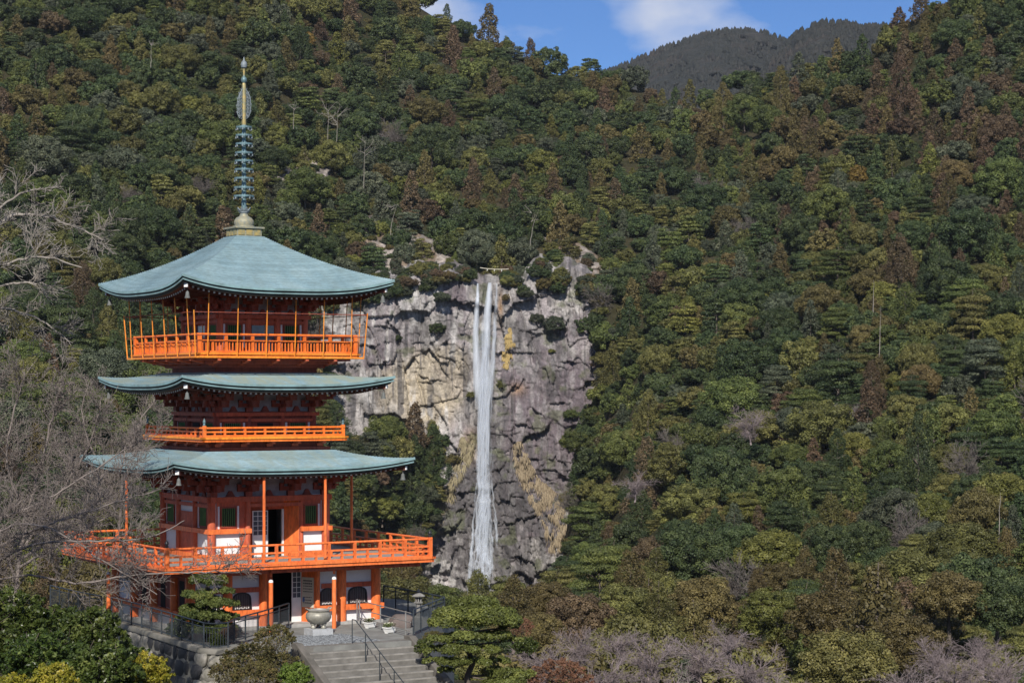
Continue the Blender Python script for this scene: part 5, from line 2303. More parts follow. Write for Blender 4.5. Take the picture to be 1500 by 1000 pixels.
mb.lathe([(.05, 13.53), (.11, 13.57), (.135, 13.68), (.11, 13.80), (.04, 13.88), (.012, 14.02)], 14, (0, 0, -ZB))
part(mb, 'jewel', M['grey_bronze'], None, 0, None, True)
# ------------------------------------------------------------------ forecourt, stairs, fences
E1 = Vector((math.cos(TH), math.sin(TH), 0))
E2 = Vector((-math.sin(TH), math.cos(TH), 0))


def G(x, y, z=ZB):
    """point of the photograph on the level z"""
    return P(x, y, z * F / (HZ - y))


M['paving'] = plain('paving', (.24, .245, .23), (.14, .14, .135), 1.6, .9, bmp=.15, detail=9)
M['concrete'] = plain('weathered_concrete', (.27, .255, .225), (.12, .115, .095), 1.1, .9, bmp=.3, detail=9)
M['nosing'] = plain('step_nosing', (.32, .305, .28), (.17, .16, .145), 2.2, .9, bmp=.2, detail=9)
M['step'] = plain('stone_steps', (.205, .195, .18), (.105, .10, .09), 2.4, .9, bmp=.2, detail=9)
M['wall_stone'] = plain('wall_stone', (.30, .28, .25), (.13, .125, .10), 2.2, .9, bmp=.5, detail=8)
M['dark_stone'] = plain('black_stone', (.035, .035, .038), (.018, .018, .02), 3.0, .8, bmp=.4, detail=8)
M['kerb'] = plain('kerb_stone', (.17, .155, .14), (.08, .075, .065), 1.6, .9, bmp=.3, detail=9)
M['mortar'] = plain('mortar', (.20, .19, .165), (.09, .085, .07), 3.0, .95)
M['fence_black'] = plain('black_fence_paint', (.035, .045, .055), (.02, .026, .032), 6, .45)
M['pipe_grey'] = plain('galvanised_pipe', (.36, .36, .35), (.24, .24, .23), 5, .45, .4)
M['cobble'] = plain('cobble', (.27, .29, .31), (.05, .055, .06), 7, .8, detail=3)

edge_px = [(150, 906), (164, 911), (208, 924), (252, 938), (276, 946), (300, 953.6), (318, 955), (334, 953), (360, 948), (400, 946)]
edge = [G(*q) for q in edge_px]
top_l, top_r = G(443.5, 947.8), G(602.8, 938)
right_px = [(605.5, 930.7), (627, 921), (648, 912)]
rightp = [G(*q) for q in right_px]
poly = [Vector((-17.9, 93, ZB))] + edge + [top_l, top_r] + rightp + [Vector((-2.5, 93, ZB)), Vector((-5, 99, ZB)), Vector((-12, 103, ZB)), Vector((-18, 101, ZB))]
mb = MB()
mb.slab([(q.x, q.y) for q in poly], -13.5, ZB)
court = mb.build('forecourt', M['paving'], kind='structure')

# retaining wall of rough stones under the curved edge
rw = empty('retaining_wall', (edge[4].x, edge[4].y, ZB), 0, 'mossy grey stone retaining wall curving below the black railing, with a dark patch', 'wall')
o0 = Vector((edge[4].x, edge[4].y, ZB))
cop = MB()
bd = MB()
run = []
for a_, b_ in zip(edge[:-1], edge[1:]):
    L_ = (b_ - a_).length
    for i in range(max(1, int(L_ / .25))):
        run.append(a_.lerp(b_, i / max(1, int(L_ / .25))))
run.append(edge[-1])
nrm = []
for i in range(len(run)):
    d_ = (run[min(i + 1, len(run) - 1)] - run[max(i - 1, 0)]).normalized()
    nrm.append(Vector((d_.y, -d_.x, 0)))
vs, fs = [], []
for q, n_ in zip(run, nrm):
    for off_, z_ in ((-.16, .005), (-.16, .13), (.20, .13), (.22, .02), (.20, -.06)):
        v = q + n_ * off_ - o0
        vs.append((v.x, v.y, z_))
for i in range(len(run) - 1):
    for j in range(4):
        fs.append((i * 5 + j, i * 5 + j + 1, (i + 1) * 5 + j + 1, (i + 1) * 5 + j))
cop.add(vs, fs)
cop.build('coping', M['concrete'], rw, smooth=True)
vs, fs = [], []
for q, n_ in zip(run, nrm):
    for off_, z_ in ((.12, -.05), (.42, -3.4)):
        v = q + n_ * off_ - o0
        vs.append((v.x, v.y, z_))
for i in range(len(run) - 1):
    fs.append((i * 2, i * 2 + 1, i * 2 + 3, i * 2 + 2))
bd.add(vs, fs)
bd.build('mortar', M['mortar'], rw)
rng = np.random.default_rng(15)


def rock_mesh(name, seed, sx=1, sy=1, sz=1, sub=2, amp=.22):
    import bmesh
    r2 = np.random.default_rng(seed)
    bm = bmesh.new()
    bmesh.ops.create_icosphere(bm, subdivisions=sub, radius=.5)
    k = r2.normal(0, 1, (5, 3))
    for v in bm.verts:
        c_ = np.array(v.co)
        m_ = 1 + amp * sum(math.sin(2.4 * float(k[i] @ c_) * 2 + i) for i in range(5)) / 3
        p4 = np.sign(c_) * np.abs(c_ * 2) ** .62 * .5
        v.co = Vector((p4[0] * sx * m_, p4[1] * sy * m_, p4[2] * sz * m_))
    me = bpy.data.meshes.new(name)
    bm.to_mesh(me)
    bm.free()
    for p in me.polygons:
        p.use_smooth = True
    return me


STONES = [rock_mesh('stone_%d' % i, 30 + i) for i in range(5)]
for me in STONES:
    me.materials.append(M['wall_stone'])
cum = [0]
for a_, b_ in zip(run[:-1], run[1:]):
    cum.append(cum[-1] + (b_ - a_).length)
for row in range(4):
    s = rng.uniform(0, .3)
    while s < cum[-1] - .2:
        w_ = rng.uniform(.5, 1.15)
        i = int(np.searchsorted(cum, min(s + w_ / 2, cum[-1] - .01)))
        i = min(max(i, 1), len(run) - 1)
        q, n_ = run[i], nrm[i]
        zc = -.33 - row * .50 + rng.uniform(-.05, .05)
        v = q + n_ * (.07 + .05 * row) - o0
        me = STONES[int(rng.integers(0, 5))]
        o = bpy.data.objects.new('stone', me)
        COL.objects.link(o)
        o.parent = rw
        o.location = (v.x, v.y, zc)
        o.rotation_euler = (0, rng.uniform(-.18, .18), math.atan2(n_.y, n_.x) + math.pi / 2)
        o.scale = (w_ * 1.06, .26, .54 + rng.uniform(-.03, .06))
        fx = 750 + F * (q.x) / q.y
        if 226 < fx < 294:  # one stretch of the wall in near-black stone
            o.material_slots[0].link = 'OBJECT'
            o.material_slots[0].material = M['dark_stone']
        s += w_


# black railing along the curved edge, and the one on the right
def railing(name, pts, hgt, label, group=None, bal=.115, step_=1.25, mat='fence_black', two=True, zlift=.12):
    o0 = pts[0].copy()
    f = empty(name, o0, 0, label, 'railing', group)
    L_ = [0]
    for a_, b_ in zip(pts[:-1], pts[1:]):
        L_.append(L_[-1] + (b_ - a_).length)

    def at_(s):
        s = min(max(s, 0), L_[-1])
        for i in range(len(pts) - 1):
            if s <= L_[i + 1] + 1e-6:
                return pts[i].lerp(pts[i + 1], (s - L_[i]) / max(1e-6, L_[i + 1] - L_[i]))
        return pts[-1]
    n = max(1, round(L_[-1] / step_))
    pm = MB()
    pm.bx(-.028, .028, -.028, .028, 0, hgt)
    pme = pm.mesh('post')
    pme.materials.append(M[mat])
    for i in range(n + 1):
        q = at_(L_[-1] * i / n) - o0
        inst(pme, 'post', f, (q.x, q.y, q.z + zlift))
    m_ = max(2, int(L_[-1] / .3))
    line = [at_(L_[-1] * i / m_) - o0 for i in range(m_ + 1)]
    for zz, r_ in ((hgt, .030), (hgt - .16, .02), (.10, .02)) if two else ((hgt, .030), (.10, .02)):
        rb = MB()
        rb.tube([Vector((q.x, q.y, q.z + zlift + zz)) for q in line], r_, 6)
        rb.build('rail', M[mat], f)
    bm_ = MB()
    k = int(L_[-1] / bal)
    for i in range(k):
        q = at_(L_[-1] * (i + .5) / k) - o0
        bm_.bx(q.x - .009, q.x + .009, q.y - .009, q.y + .009, q.z + zlift + .10, q.z + zlift + hgt - (.16 if two else 0))
    bm_.build('balusters', M[mat], f, 'stuff')
    return f


railing('railing', edge[1:8] + [G(345, 946), G(385, 934), G(423, 921)], .93, 'black metal railing along the curved edge left of the stairs', bal=.13)
railing('railing', [G(605.5, 930.7), G(627, 921), G(650, 911)], 1.0, 'black metal railing running back from the head of the stairs on the right', zlift=.02)
railing('railing', [G(651, 910.5), G(615, 902.5), G(562, 892)], 1.02, 'black metal railing behind the stone lantern, running towards the pagoda', zlift=.02)
railing('railing', [Vector((-20.5, 95.5, ZB)), Vector((-18.6, 92.4, ZB)), Vector((-17.3, 90.6, ZB))], .95, 'black metal railing at the far left, behind the bare twigs', zlift=.02)

# grey pipe rail beside the planters
p0, p1 = G(523, 913), G(600, 934)
pr = empty('pipe_rail', p0, 0, 'grey pipe guard rail slanting down behind the two flower boxes', 'railing')
for t in (0, .05, .46, .93):
    q = p0.lerp(p1, t) - p0
    mb = MB()
    mb.cyl((q.x, q.y, 0), (q.x, q.y, 1.02), .026, .026, 8)
    mb.build('post', M['pipe_grey'], pr, smooth=True)
for zz in (.98, .62, .28):
    q = p0.lerp(p1, 1.02) - p0
    mb = MB()
    mb.cyl((0, 0, zz), (q.x, q.y, zz), .022, .022, 8)
    mb.build('rail', M['pipe_grey'], pr, smooth=True)

# stairs
W = (top_r - top_l).length
RISE, GO, NST = .19, .385, 15
st = empty('stairs', top_l, TH)
st['kind'] = 'structure'
for i in range(NST):
    mb = MB()
    mb.bx(0, W, -GO * (i + 1) - .03, -GO * i + .3, -RISE * (i + 1) - .5, -RISE * (i + 1))
    s_ = mb.build('step', M['step'], st)
    nb = MB()
    nb.bx(.004, W - .004, -GO * (i + 1) - .034, -GO * (i + 1) + .10, -RISE * (i + 1) - .045, -RISE * (i + 1) + .004)
    nb.build('nosing', M['nosing'], s_)
    md = s_.modifiers.new('worn edge', 'BEVEL')
    md.width = .018
    md.segments = 2
mb = MB()
mb.bx(-.02, W + .02, -.02, .34, -.45, .012)
lt = mb.build('landing_edge', M['step'], st)
for x0, x1 in ((-.29, -.005), (W + .005, W + .31)):
    mb = MB()
    yl, zl = -GO * NST, -RISE * NST
    mb.v += [(x, y, z) for x in (x0, x1) for y, z in ((.45, -.6), (.45, .16), (0, .16), (yl, zl + .16), (yl, zl - .8), (0, -.8))]
    mb.f += [(5, 4, 3, 2, 1, 0), (6, 7, 8, 9, 10, 11)] + [(i, (i + 1) % 6, (i + 1) % 6 + 6, i + 6) for i in range(6)]
    kb = mb.build('stair_kerb', M['kerb'], st)
    md = kb.modifiers.new('worn edge', 'BEVEL')
    md.width = .03
    md.segments = 2

# handrail down the middle
hx = (G(515.5, 942) - top_l).dot(E1)
hr_ = empty('stair_handrail', top_l + E1 * hx, TH, 'thin black metal handrail going down the middle of the stone stairs', 'handrail')
mb = MB()
slope = RISE / GO
mb.tube([(0, .15, 0), (0, .15, .92), (0, -.12, .92), (0, -GO * NST, .92 - RISE * NST + .06)], .019, 7)
mb.build('rail', M['fence_black'], hr_, smooth=True)
mb = MB()
mb.tube([(0, -.12, .50), (0, -GO * NST, .50 - RISE * NST + .06)], .016, 6)
for i in (2, 5, 8, 11):
    y = -GO * (i + .5)
    pb = MB()
    pb.cyl((0, y, -RISE * (i + 1)), (0, y, .92 + y * slope + .02), .02, .02, 7)
    pb.build('post', M['fence_black'], hr_, smooth=True)

# cobbled patch before the burner
rng = np.random.default_rng(5)
vs, fs = [], []
cob_poly = [(top_l + E2 * .36 + E1 * .1), (top_l + E2 * .36 + E1 * (W - 1.0)), (top_l + E2 * 3.3 + E1 * 3.2), (top_l + E2 * 3.6 + E1 * 1.0), (top_l + E2 * 2.0 + E1 * .1)]
cp2 = [(q.x, q.y) for q in cob_poly]
xs = [q[0] for q in cp2]
ys = [q[1] for q in cp2]
pts2 = []
for i in range(int((max(xs) - min(xs)) / .105)):
    for j in range(int((max(ys) - min(ys)) / .105)):
        pts2.append((min(xs) + (i + .5 * (j % 2)) * .105 + rng.uniform(-.02, .02), min(ys) + j * .105 + rng.uniform(-.02, .02)))
pa = np.array(pts2)
pa = pa[in_poly(pa[:, 0], pa[:, 1], cp2)]
mbc = MB()
for x, y in pa:
    r_ = rng.uniform(.04, .052)
    a0 = rng.uniform(0, 6.28)
    n = len(vs)
    for k in range(6):
        t = a0 + k * math.pi / 3
        vs.append((x + r_ * math.cos(t), y + r_ * .85 * math.sin(t), ZB + .004))
    for k in range(6):
        t = a0 + k * math.pi / 3
        vs.append((x + r_ * .7 * math.cos(t), y + r_ * .6 * math.sin(t), ZB + .03))
    for k in range(6):
        fs.append((n + k, n + (k + 1) % 6, n + 6 + (k + 1) % 6, n + 6 + k))
    fs.append((n + 6, n + 7, n + 8, n + 9))
    fs.append((n + 6, n + 9, n + 10, n + 11))
cb = link('cobbles', np_mesh('cobbles', np.array(vs), np.array(fs)), M['cobble'], court, 'stuff')

# ---- things on the forecourt
q = G(466.5, 929)
ib = empty('incense_burner', q, TH, 'round bronze incense burner on three feet and a pale stone block', 'incense burner')
ib.scale = (.9, .9, .9)
M['burner'] = plain('burner_bronze', (.40, .385, .33), (.20, .19, .16), 3, .5, .3)
mb = MB()
mb.box(0, 0, .14, .98, .9, .28)
pl = mb.build('plinth', plain('plinth_stone', (.46, .48, .50), (.32, .33, .34), 5, .85), ib)
for k in range(3):
    t = k * 2.094 - 1.0
    mb = MB()
    x, y = .26 * math.cos(t), .26 * math.sin(t)
    mb.lathe([(.06, .28), (.11, .30), (.11, .36), (.085, .41), (.14, .50), (.13, .60)], 12, (x, y, 0))
    mb.build('foot', M['burner'], ib, smooth=True)
mb = MB()
mb.lathe([(.12, .47), (.32, .50), (.48, .60), (.56, .74), (.565, .86), (.53, .96), (.46, 1.02), (.47, 1.06), (.52, 1.07), (.52, 1.11), (.45, 1.11), (.43, 1.04), (.05, 1.02)], 28)
mb.build('bowl', M['burner'], ib, smooth=True)
mb = MB()
mb.lathe([(.43, 1.045), (.42, 1.07), (.1, 1.08), (.01, 1.08)], 20)
mb.build('ash', plain('ash', (.42, .41, .40), None, 12, 1), ib)
for s in (-1, 1):
    mb = MB()
    mb.tube([(s * .48, -.10, 1.09), (s * .58, -.10, 1.17), (s * .58, .10, 1.17), (s * .48, .10, 1.09)], .025, 6)
    mb.build('handle', M['burner'], ib)

for i, (x, y, lab) in enumerate([(542, 919, 'white flower box with pale flowers, nearer the pagoda'), (570.5, 926.5, 'white flower box with pale flowers, nearer the stairs')]):
    q = G(x, y)
    fb = empty('flower_box', q, TH + .25, lab, 'planter', 'white flower boxes')
    mb = MB()
    mb.v += [(a_ * w_, b_ * d_, z) for z, w_, d_ in ((.03, .18, .11), (.22, .23, .15)) for a_, b_ in ((-1, -1), (1, -1), (1, 1), (-1, 1))]
    mb.f += [(3, 2, 1, 0), (4, 5, 6, 7)] + [(k, (k + 1) % 4, (k + 1) % 4 + 4, k + 4) for k in range(4)]
    mb.bx(-.25, .25, -.17, -.135, .20, .24)
    mb.bx(-.25, .25, .135, .17, .20, .24)
    mb.bx(-.25, -.215, -.135, .135, .20, .24)
    mb.bx(.215, .25, -.135, .135, .20, .24)
    for a_ in (-.15, .15):
        mb.bx(a_ - .03, a_ + .03, -.08, .08, 0, .03)
    mb.build('tub', M['white_paint'], fb)
    r2 = np.random.default_rng(50 + i)
    n = 260
    c_ = np.stack([r2.uniform(-.22, .22, n), r2.uniform(-.14, .14, n), .24 + .15 * r2.uniform(0, 1, n) ** .7], 1)
    v, f = cards(c_, np.repeat([[0, -.3, 1]], n, 0), r2.uniform(.02, .04, n), r2, .8)
    me = np_mesh('leaves', v, f)
    point_attr(me, 'tone', r2.uniform(0, 1, len(v)))
    link('leaves', me, LEAF['mid green'], fb, 'stuff')
    n = 70
    c_ = np.stack([r2.uniform(-.22, .22, n), r2.uniform(-.14, .14, n), .33 + .09 * r2.uniform(0, 1, n)], 1)
    v, f = cards(c_, np.repeat([[0, -.6, 1]], n, 0), r2.uniform(.018, .03, n), r2, .6)
    link('flowers', np_mesh('flowers', v, f), plain('petals', (.75, .74, .60), (.55, .55, .40), 20), fb, 'stuff')

q = G(444.5, 912)
ns = empty('notice_stand', q, TH, 'small grey information stand left of the incense burner', 'sign')
mb = MB()
mb.bx(-.15, .15, -.03, .03, .06, .78)
mb.build('panel', plain('stand_panel', (.35, .36, .37), (.25, .26, .27), 6), ns)
mb = MB()
mb.bx(-.13, .13, -.034, -.03, .42, .72)
mb.build('sheet', plain('stand_sheet', (.62, .62, .60), None, 6), ns)
for a_ in (-.11, .11):
    mb = MB()
    mb.bx(a_ - .02, a_ + .02, -.12, .12, 0, .06)
    mb.build('foot', M['fence_black'], ns)
q = G(441, 908)
ob = empty('offering_box', q, TH, 'small pale wooden box on a post beside the doorway', 'box')
mb = MB()
mb.bx(-.03, .03, -.03, .03, 0, .72)
mb.build('post', M['vermilion'], ob)
mb = MB()
mb.bx(-.22, .22, -.12, .12, .72, .84)
mb.build('tray', plain('pale_wood', (.55, .47, .36), None, 4), ob)

# stone lantern behind the rail
q = G(613, 906.5)
sl = empty('stone_lantern', q, TH, 'grey stone lantern between the black railings right of the pagoda', 'lantern')
sl.scale = (.85, .85, .88)
ms = plain('lantern_stone', (.27, .265, .25), (.15, .145, .135), 6, .9, bmp=.3)
for nm, prof, n in (('base', [(.26, 0), (.26, .10), (.20, .16), (.14, .18)], 6), ('shaft', [(.13, .17), (.11, .4), (.115, .45), (.10, .6), (.12, .72)], 12), ('platform', [(.12, .71), (.23, .78), (.24, .84), (.16, .85)], 6),
                    ('cap', [(.34, 1.09), (.36, 1.13), (.20, 1.22), (.08, 1.28)], 6), ('jewel', [(.05, 1.27), (.09, 1.33), (.07, 1.40), (.01, 1.46)], 10)):
    mb = MB()
    mb.lathe(prof, n)
    mb.build(nm, ms, sl)
mb = MB()
for k in range(6):
    t = k * math.pi / 3
    mb.box(.14 * math.cos(t), .14 * math.sin(t), .97, .06, .06, .24, t)
mb.build('fire_box', ms, sl)
mb = MB()
mb.box(0, 0, .97, .15, .15, .235)
mb.build('fire_box_core', M['dark_inside'], sl)

# boulders
for i, (x, y, w_, d_, h_, lab) in enumerate([(590, 918, .95, .8, .55, 'dark brown boulder behind the grey pipe rail'), (273, 905, 1.1, .8, 1.35, 'tall brown rock partly hidden by the garden pine'), (258, 925, .6, .5, .35, 'low grey stone at the foot of the garden pine')]):
    q = G(x, y)
    me = rock_mesh('boulder', 60 + i, sub=3, amp=.3)
    o = link('boulder', me, plain('boulder_stone_%d' % i, ((.16, .13, .12), (.28, .21, .16), (.26, .25, .24))[i], None, 3, .9, bmp=.6))
    o.location = q + Vector((0, 0, h_ * .35))
    o.scale = (w_, d_, h_)
    o.rotation_euler = (0, 0, i * 1.1)
    tag(o, lab, 'boulder')
# ------------------------------------------------------------------ plants near the pagoda
def pads_mesh(name, pads, seed, per, cs, jit=.5, tall=1.0):
    """pads: (x, y, z, rx, rz)"""
    lobes = []
    r2 = np.random.default_rng(seed)
    for x, y, z, rx, rz in pads:
        k = max(3, int(rx / .16))
        for i in range(k * 2):
            th = i * 2.4 + r2.uniform(0, 1)
            rr = rx * .78 * math.sqrt((i + .5) / (k * 2))
            d = np.array([math.cos(th) * .5, math.sin(th) * .5, .8])
            rl = max(.12, rx * r2.uniform(.26, .40))
            lobes.append((np.array([x + rr * math.cos(th), y + rr * math.sin(th), z + rz * .35 * (1 - (rr / rx) ** 2) + r2.uniform(-.03, .03)]), rl, min(.8, max(.25, rz * .75 / rl)), d / np.linalg.norm(d)))
    return lobes_to_mesh(name, lobes, per, cs, seed, jit, tall=tall)


# garden pine in front of the ground storey
base = G(304, 937)
gp = empty('garden_pine', base, 0, 'small trained pine with flat needle pads in front of the ground storey', 'tree')


def loc_(x, y, dY=0.0, b=None):
    b = b or base
    q = P(x, y, b.y + dY) - b
    return q


pads = []
for x, y, w_, h_, dY in [(306, 852, 26, 10, .1), (326, 866, 16, 6, -.2), (290, 872, 24, 8, -.3), (312, 884, 26, 9, -.5), (334, 884, 14, 6, .2), (284, 893, 22, 8, .1), (300, 902, 30, 9, -.6), (328, 905, 20, 8, -.2),
                         (272, 908, 18, 8, .3), (290, 920, 26, 9, -.3), (316, 922, 22, 8, -.6), (336, 918, 12, 6, .4)]:
    q = loc_(x, y, dY)
    pads.append((q.x, q.y, q.z, 1.15 * w_ / F * base.y, h_ / F * base.y))
M['needles'] = leaf_mat('pine_needles', (.05, .075, .018), (.105, .135, .035), (.17, .19, .05), .15, .6, .05)
link('crown', pads_mesh('crown', pads, 9, 420, .035, .7, 1.9), M['needles'], gp)
sg = []
prev = np.array([0, 0, -.1])
for i, (x, y) in enumerate([(302, 925), (312, 908), (300, 890), (308, 872), (305, 855)]):
    q = np.array(loc_(x, y))
    sg.append((prev, q, .10 - .016 * i, .085 - .016 * i))
    for p in pads[i * 2:i * 2 + 3]:
        sg.append((q, np.array(p[:3]), .035, .02))
    prev = q
link('trunk', seg_mesh('trunk', sg, 7), M['bark'], gp)

# cloud-pruned tree right of the stairs
base = P(688, 1012, 77.5)
cp_ = empty('cloud_pruned_tree', base, 0, 'clipped evergreen with flat tiers and a rounded top, right of the stairs', 'tree')
pads = []
for x, y, w_, h_, dY in [(700, 888, 36, 16, .8), (674, 900, 32, 15, .5), (724, 900, 32, 15, .9), (690, 904, 54, 16, .4), (716, 910, 46, 14, .6), (656, 914, 30, 10, 0), (742, 918, 18, 9, .9),
                         (648, 936, 28, 7, -.3), (682, 932, 30, 7, -.6), (722, 932, 30, 8, .3), (748, 938, 18, 7, .7), (642, 953, 24, 7, -.3), (672, 951, 32, 8, -.9), (710, 952, 26, 8, -.2),
                         (636, 968, 18, 6, -.2), (662, 970, 28, 7, -1.0), (698, 970, 24, 7, -.5), (728, 968, 18, 7, .4), (652, 982, 16, 6, -.7), (758, 988, 30, 9, .8), (726, 986, 28, 9, .3), (742, 1000, 34, 8, -.1)]:
    q = P(x, y, 77.5 + dY) - base
    pads.append((q.x, q.y, q.z, w_ / F * 77.5, h_ / F * 77.5))
M['clipped'] = leaf_mat('clipped_leaves', (.065, .082, .02), (.125, .155, .038), (.19, .215, .055), .15, .5, .05)
link('crown', pads_mesh('crown', pads, 19, 420, .042, .6, 1.1), M['clipped'], cp_)
sg = []
prev = np.array([.0, 0, -.4])
for i, (x, y) in enumerate([(684, 990), (694, 968), (680, 945), (692, 925), (690, 905)]):
    q = np.array(P(x, y, 77.5) - base)
    sg.append((prev, q, .13 - .018 * i, .115 - .018 * i))
    for p in pads:
        if abs(p[2] - q[2]) < .28:
            sg.append((q, np.array(p[:3]), .04, .02))
    prev = q
link('trunk', seg_mesh('trunk', sg, 7), M['bark'], cp_)

# shrubs in the foreground
def bush_crown(name, seed, n=150, per=150, cs=.045, sprigs=90, tall=1.25):
    """uneven shrub: many small clumps at uneven depth, with shoots sticking out"""
    r2 = np.random.default_rng(seed)
    lobes = []
    ph = r2.uniform(0, 6.28, 6)
    for i in range(n):
        z = 1 - 1.75 * (i + .5) / n
        th = i * 2.39996 + r2.uniform(-.5, .5)
        rr = math.sqrt(max(0, 1 - z * z))
        d = np.array([rr * math.cos(th), rr * math.sin(th), z])
        bulge = 1 + .16 * math.sin(3 * th + ph[0] + 3 * z) + .12 * math.sin(5 * th + ph[1] - 4 * z)
        k = r2.uniform(.45, .98) * bulge
        lobes.append((np.array([d[0] * k, d[1] * k, .8 + d[2] * k * .85]), r2.uniform(.09, .19), r2.uniform(.7, 1.1), d))
    for i in range(sprigs):
        d = r2.normal(0, 1, 3)
        d[2] = abs(d[2]) + .1
        d /= np.linalg.norm(d)
        for t in (.95, 1.02, 1.09, 1.15)[:int(r2.integers(1, 5))]:
            q = d * t + r2.normal(0, .015, 3)
            lobes.append((np.array([q[0], q[1], .8 + q[2] * .85]), r2.uniform(.03, .05), 1.2, d))
    return lobes_to_mesh(name, lobes, per, cs, seed, .75, tall=tall)


BUSH = [bush_crown('bush_leaves_%d' % i, 500 + i) for i in range(3)]
LOOSE = [bush_crown('loose_leaves_%d' % i, 520 + i, 110, 62, .034, 160) for i in range(2)]
BSTEM = bare_mesh('bush_stems', 77, 0, dict(pieces=[3, 3, 2], bend=.2, up=.1, levels=2, kids=[2, 2], ratio=(.5, .8), rmin=.008), .03)
BSTEM.materials.append(M['bark'])
M['camellia'] = leaf_mat('camellia_leaves', (.030, .048, .011), (.066, .094, .020), (.14, .165, .045), .12, .36, .12)
M['aucuba'] = leaf_mat('yellow_leaves', (.16, .17, .02), (.30, .27, .03), (.42, .34, .05), .2, .4, .08)
M['azalea'] = leaf_mat('azalea_leaves', (.075, .065, .025), (.135, .125, .04), (.20, .13, .06), .15, .7, .1)
M['fresh'] = leaf_mat('fresh_leaves', (.07, .12, .02), (.12, .19, .03), (.18, .25, .05), .18, .5, .05)
M['brown_bush'] = leaf_mat('brown_leaves', (.07, .045, .03), (.12, .08, .05), (.16, .11, .07), .1, .7, .1)
M['rust_bush'] = leaf_mat('rust_leaves', (.13, .07, .04), (.21, .115, .06), (.26, .15, .085), .1, .7, .1)
SHR = [  # x, y centre, radius px, distance, material, label
    (18, 915, 55, 62, 'camellia', 'dark glossy bush at the left edge below the bare cherries'),
    (82, 920, 46, 64, 'camellia', 'dark bush in the middle of the left bushes, left of the red pole'),
    (134, 945, 48, 60, 'camellia', 'large glossy green bush in front of the end of the retaining wall'),
    (182, 978, 38, 61, 'camellia', 'smaller glossy bush against the retaining wall, left of the yellow bush'),
    (60, 965, 60, 57, 'camellia', 'deep green bush in the lower left corner'),
    (150, 995, 46, 56, 'camellia', 'low dark bush between the two yellow-leaved bushes'),
    (216, 992, 38, 57, 'aucuba', 'bright yellow-green bush below the dark part of the wall'),
    (20, 1010, 34, 53, 'aucuba', 'yellow-leaved bush in the very corner bottom left'),
    (80, 1008, 32, 53, 'aucuba', 'yellow-leaved bush cut by the bottom edge, left'),
    (-30, 950, 55, 60, 'camellia', 'dark bush cut by the left edge'),
    (366, 966, 36, 77, 'azalea', 'brownish azalea bush left of the stairs'),
    (402, 944, 26, 79, 'azalea', 'sparse brownish azalea at the head of the stairs'),
    (332, 992, 26, 75.5, 'azalea', 'olive azalea below the railing curve'),
    (408, 978, 32, 76.8, 'azalea', 'reddish olive azalea beside the stair kerb'),
    (432, 998, 24, 75, 'fresh', 'small fresh green bush beside the stair kerb'),
    (376, 998, 30, 75, 'azalea', 'low azalea at the bottom edge left of the fresh green bush'),
    (338, 926, 14, 81.8, 'brown_bush', 'small brown ball shrub behind the railing curve'),
    (262, 926, 16, 83.8, 'camellia', 'dark low shrub behind the railing, left of the pine'),
    (318, 940, 14, 81.5, 'camellia', 'low shrub under the pine behind the railing'),
    (636, 934, 15, 84.5, 'azalea', 'small shrub below the black railing right of the stairs'),
    (622, 950, 13, 81, 'camellia', 'small dark shrub between the stair kerb and the clipped evergreen'),
    (820, 1000, 36, 130, 'rust_bush', 'rust coloured bush among the bare trees at the bottom'),
    (770, 945, 18, 120, 'camellia', 'dark bush behind the clipped evergreen'),
    (764, 922, 15, 122, 'rust_bush', 'small brown bush just right of the clipped evergreen'),
]
for i, (x, y, r_, d, mt, lab) in enumerate(SHR):
    R = r_ / F * d
    o = empty('bush', P(x, y + r_ * .8, d), i * 2.1, lab, 'bush', 'bushes in the foreground')
    o.scale = (R * (1.0, 1.25, .9, 1.15)[i % 4], R * 1.1, R * (1.0, .85, 1.1)[i % 3])
    me = LOOSE[i % 2] if mt in ('azalea', 'rust_bush') else BUSH[i % 3]
    c = bpy.data.objects.new('foliage', me)
    COL.objects.link(c)
    c.parent = o
    if len(me.materials) == 0:
        me.materials.append(M['camellia'])
    c.material_slots[0].link = 'OBJECT'
    c.material_slots[0].material = M[mt]
    link('stems', BSTEM, None, o).scale = (.95, .95, .95)

# bare cherries on the left: limbs laid out along what the photograph shows, twigs grown from them
TW = dict(pieces=[5, 5, 4, 3], bend=.15, up=.03, levels=3, kids=[2, 2, 1], ratio=(.40, .72), rmin=.0085)


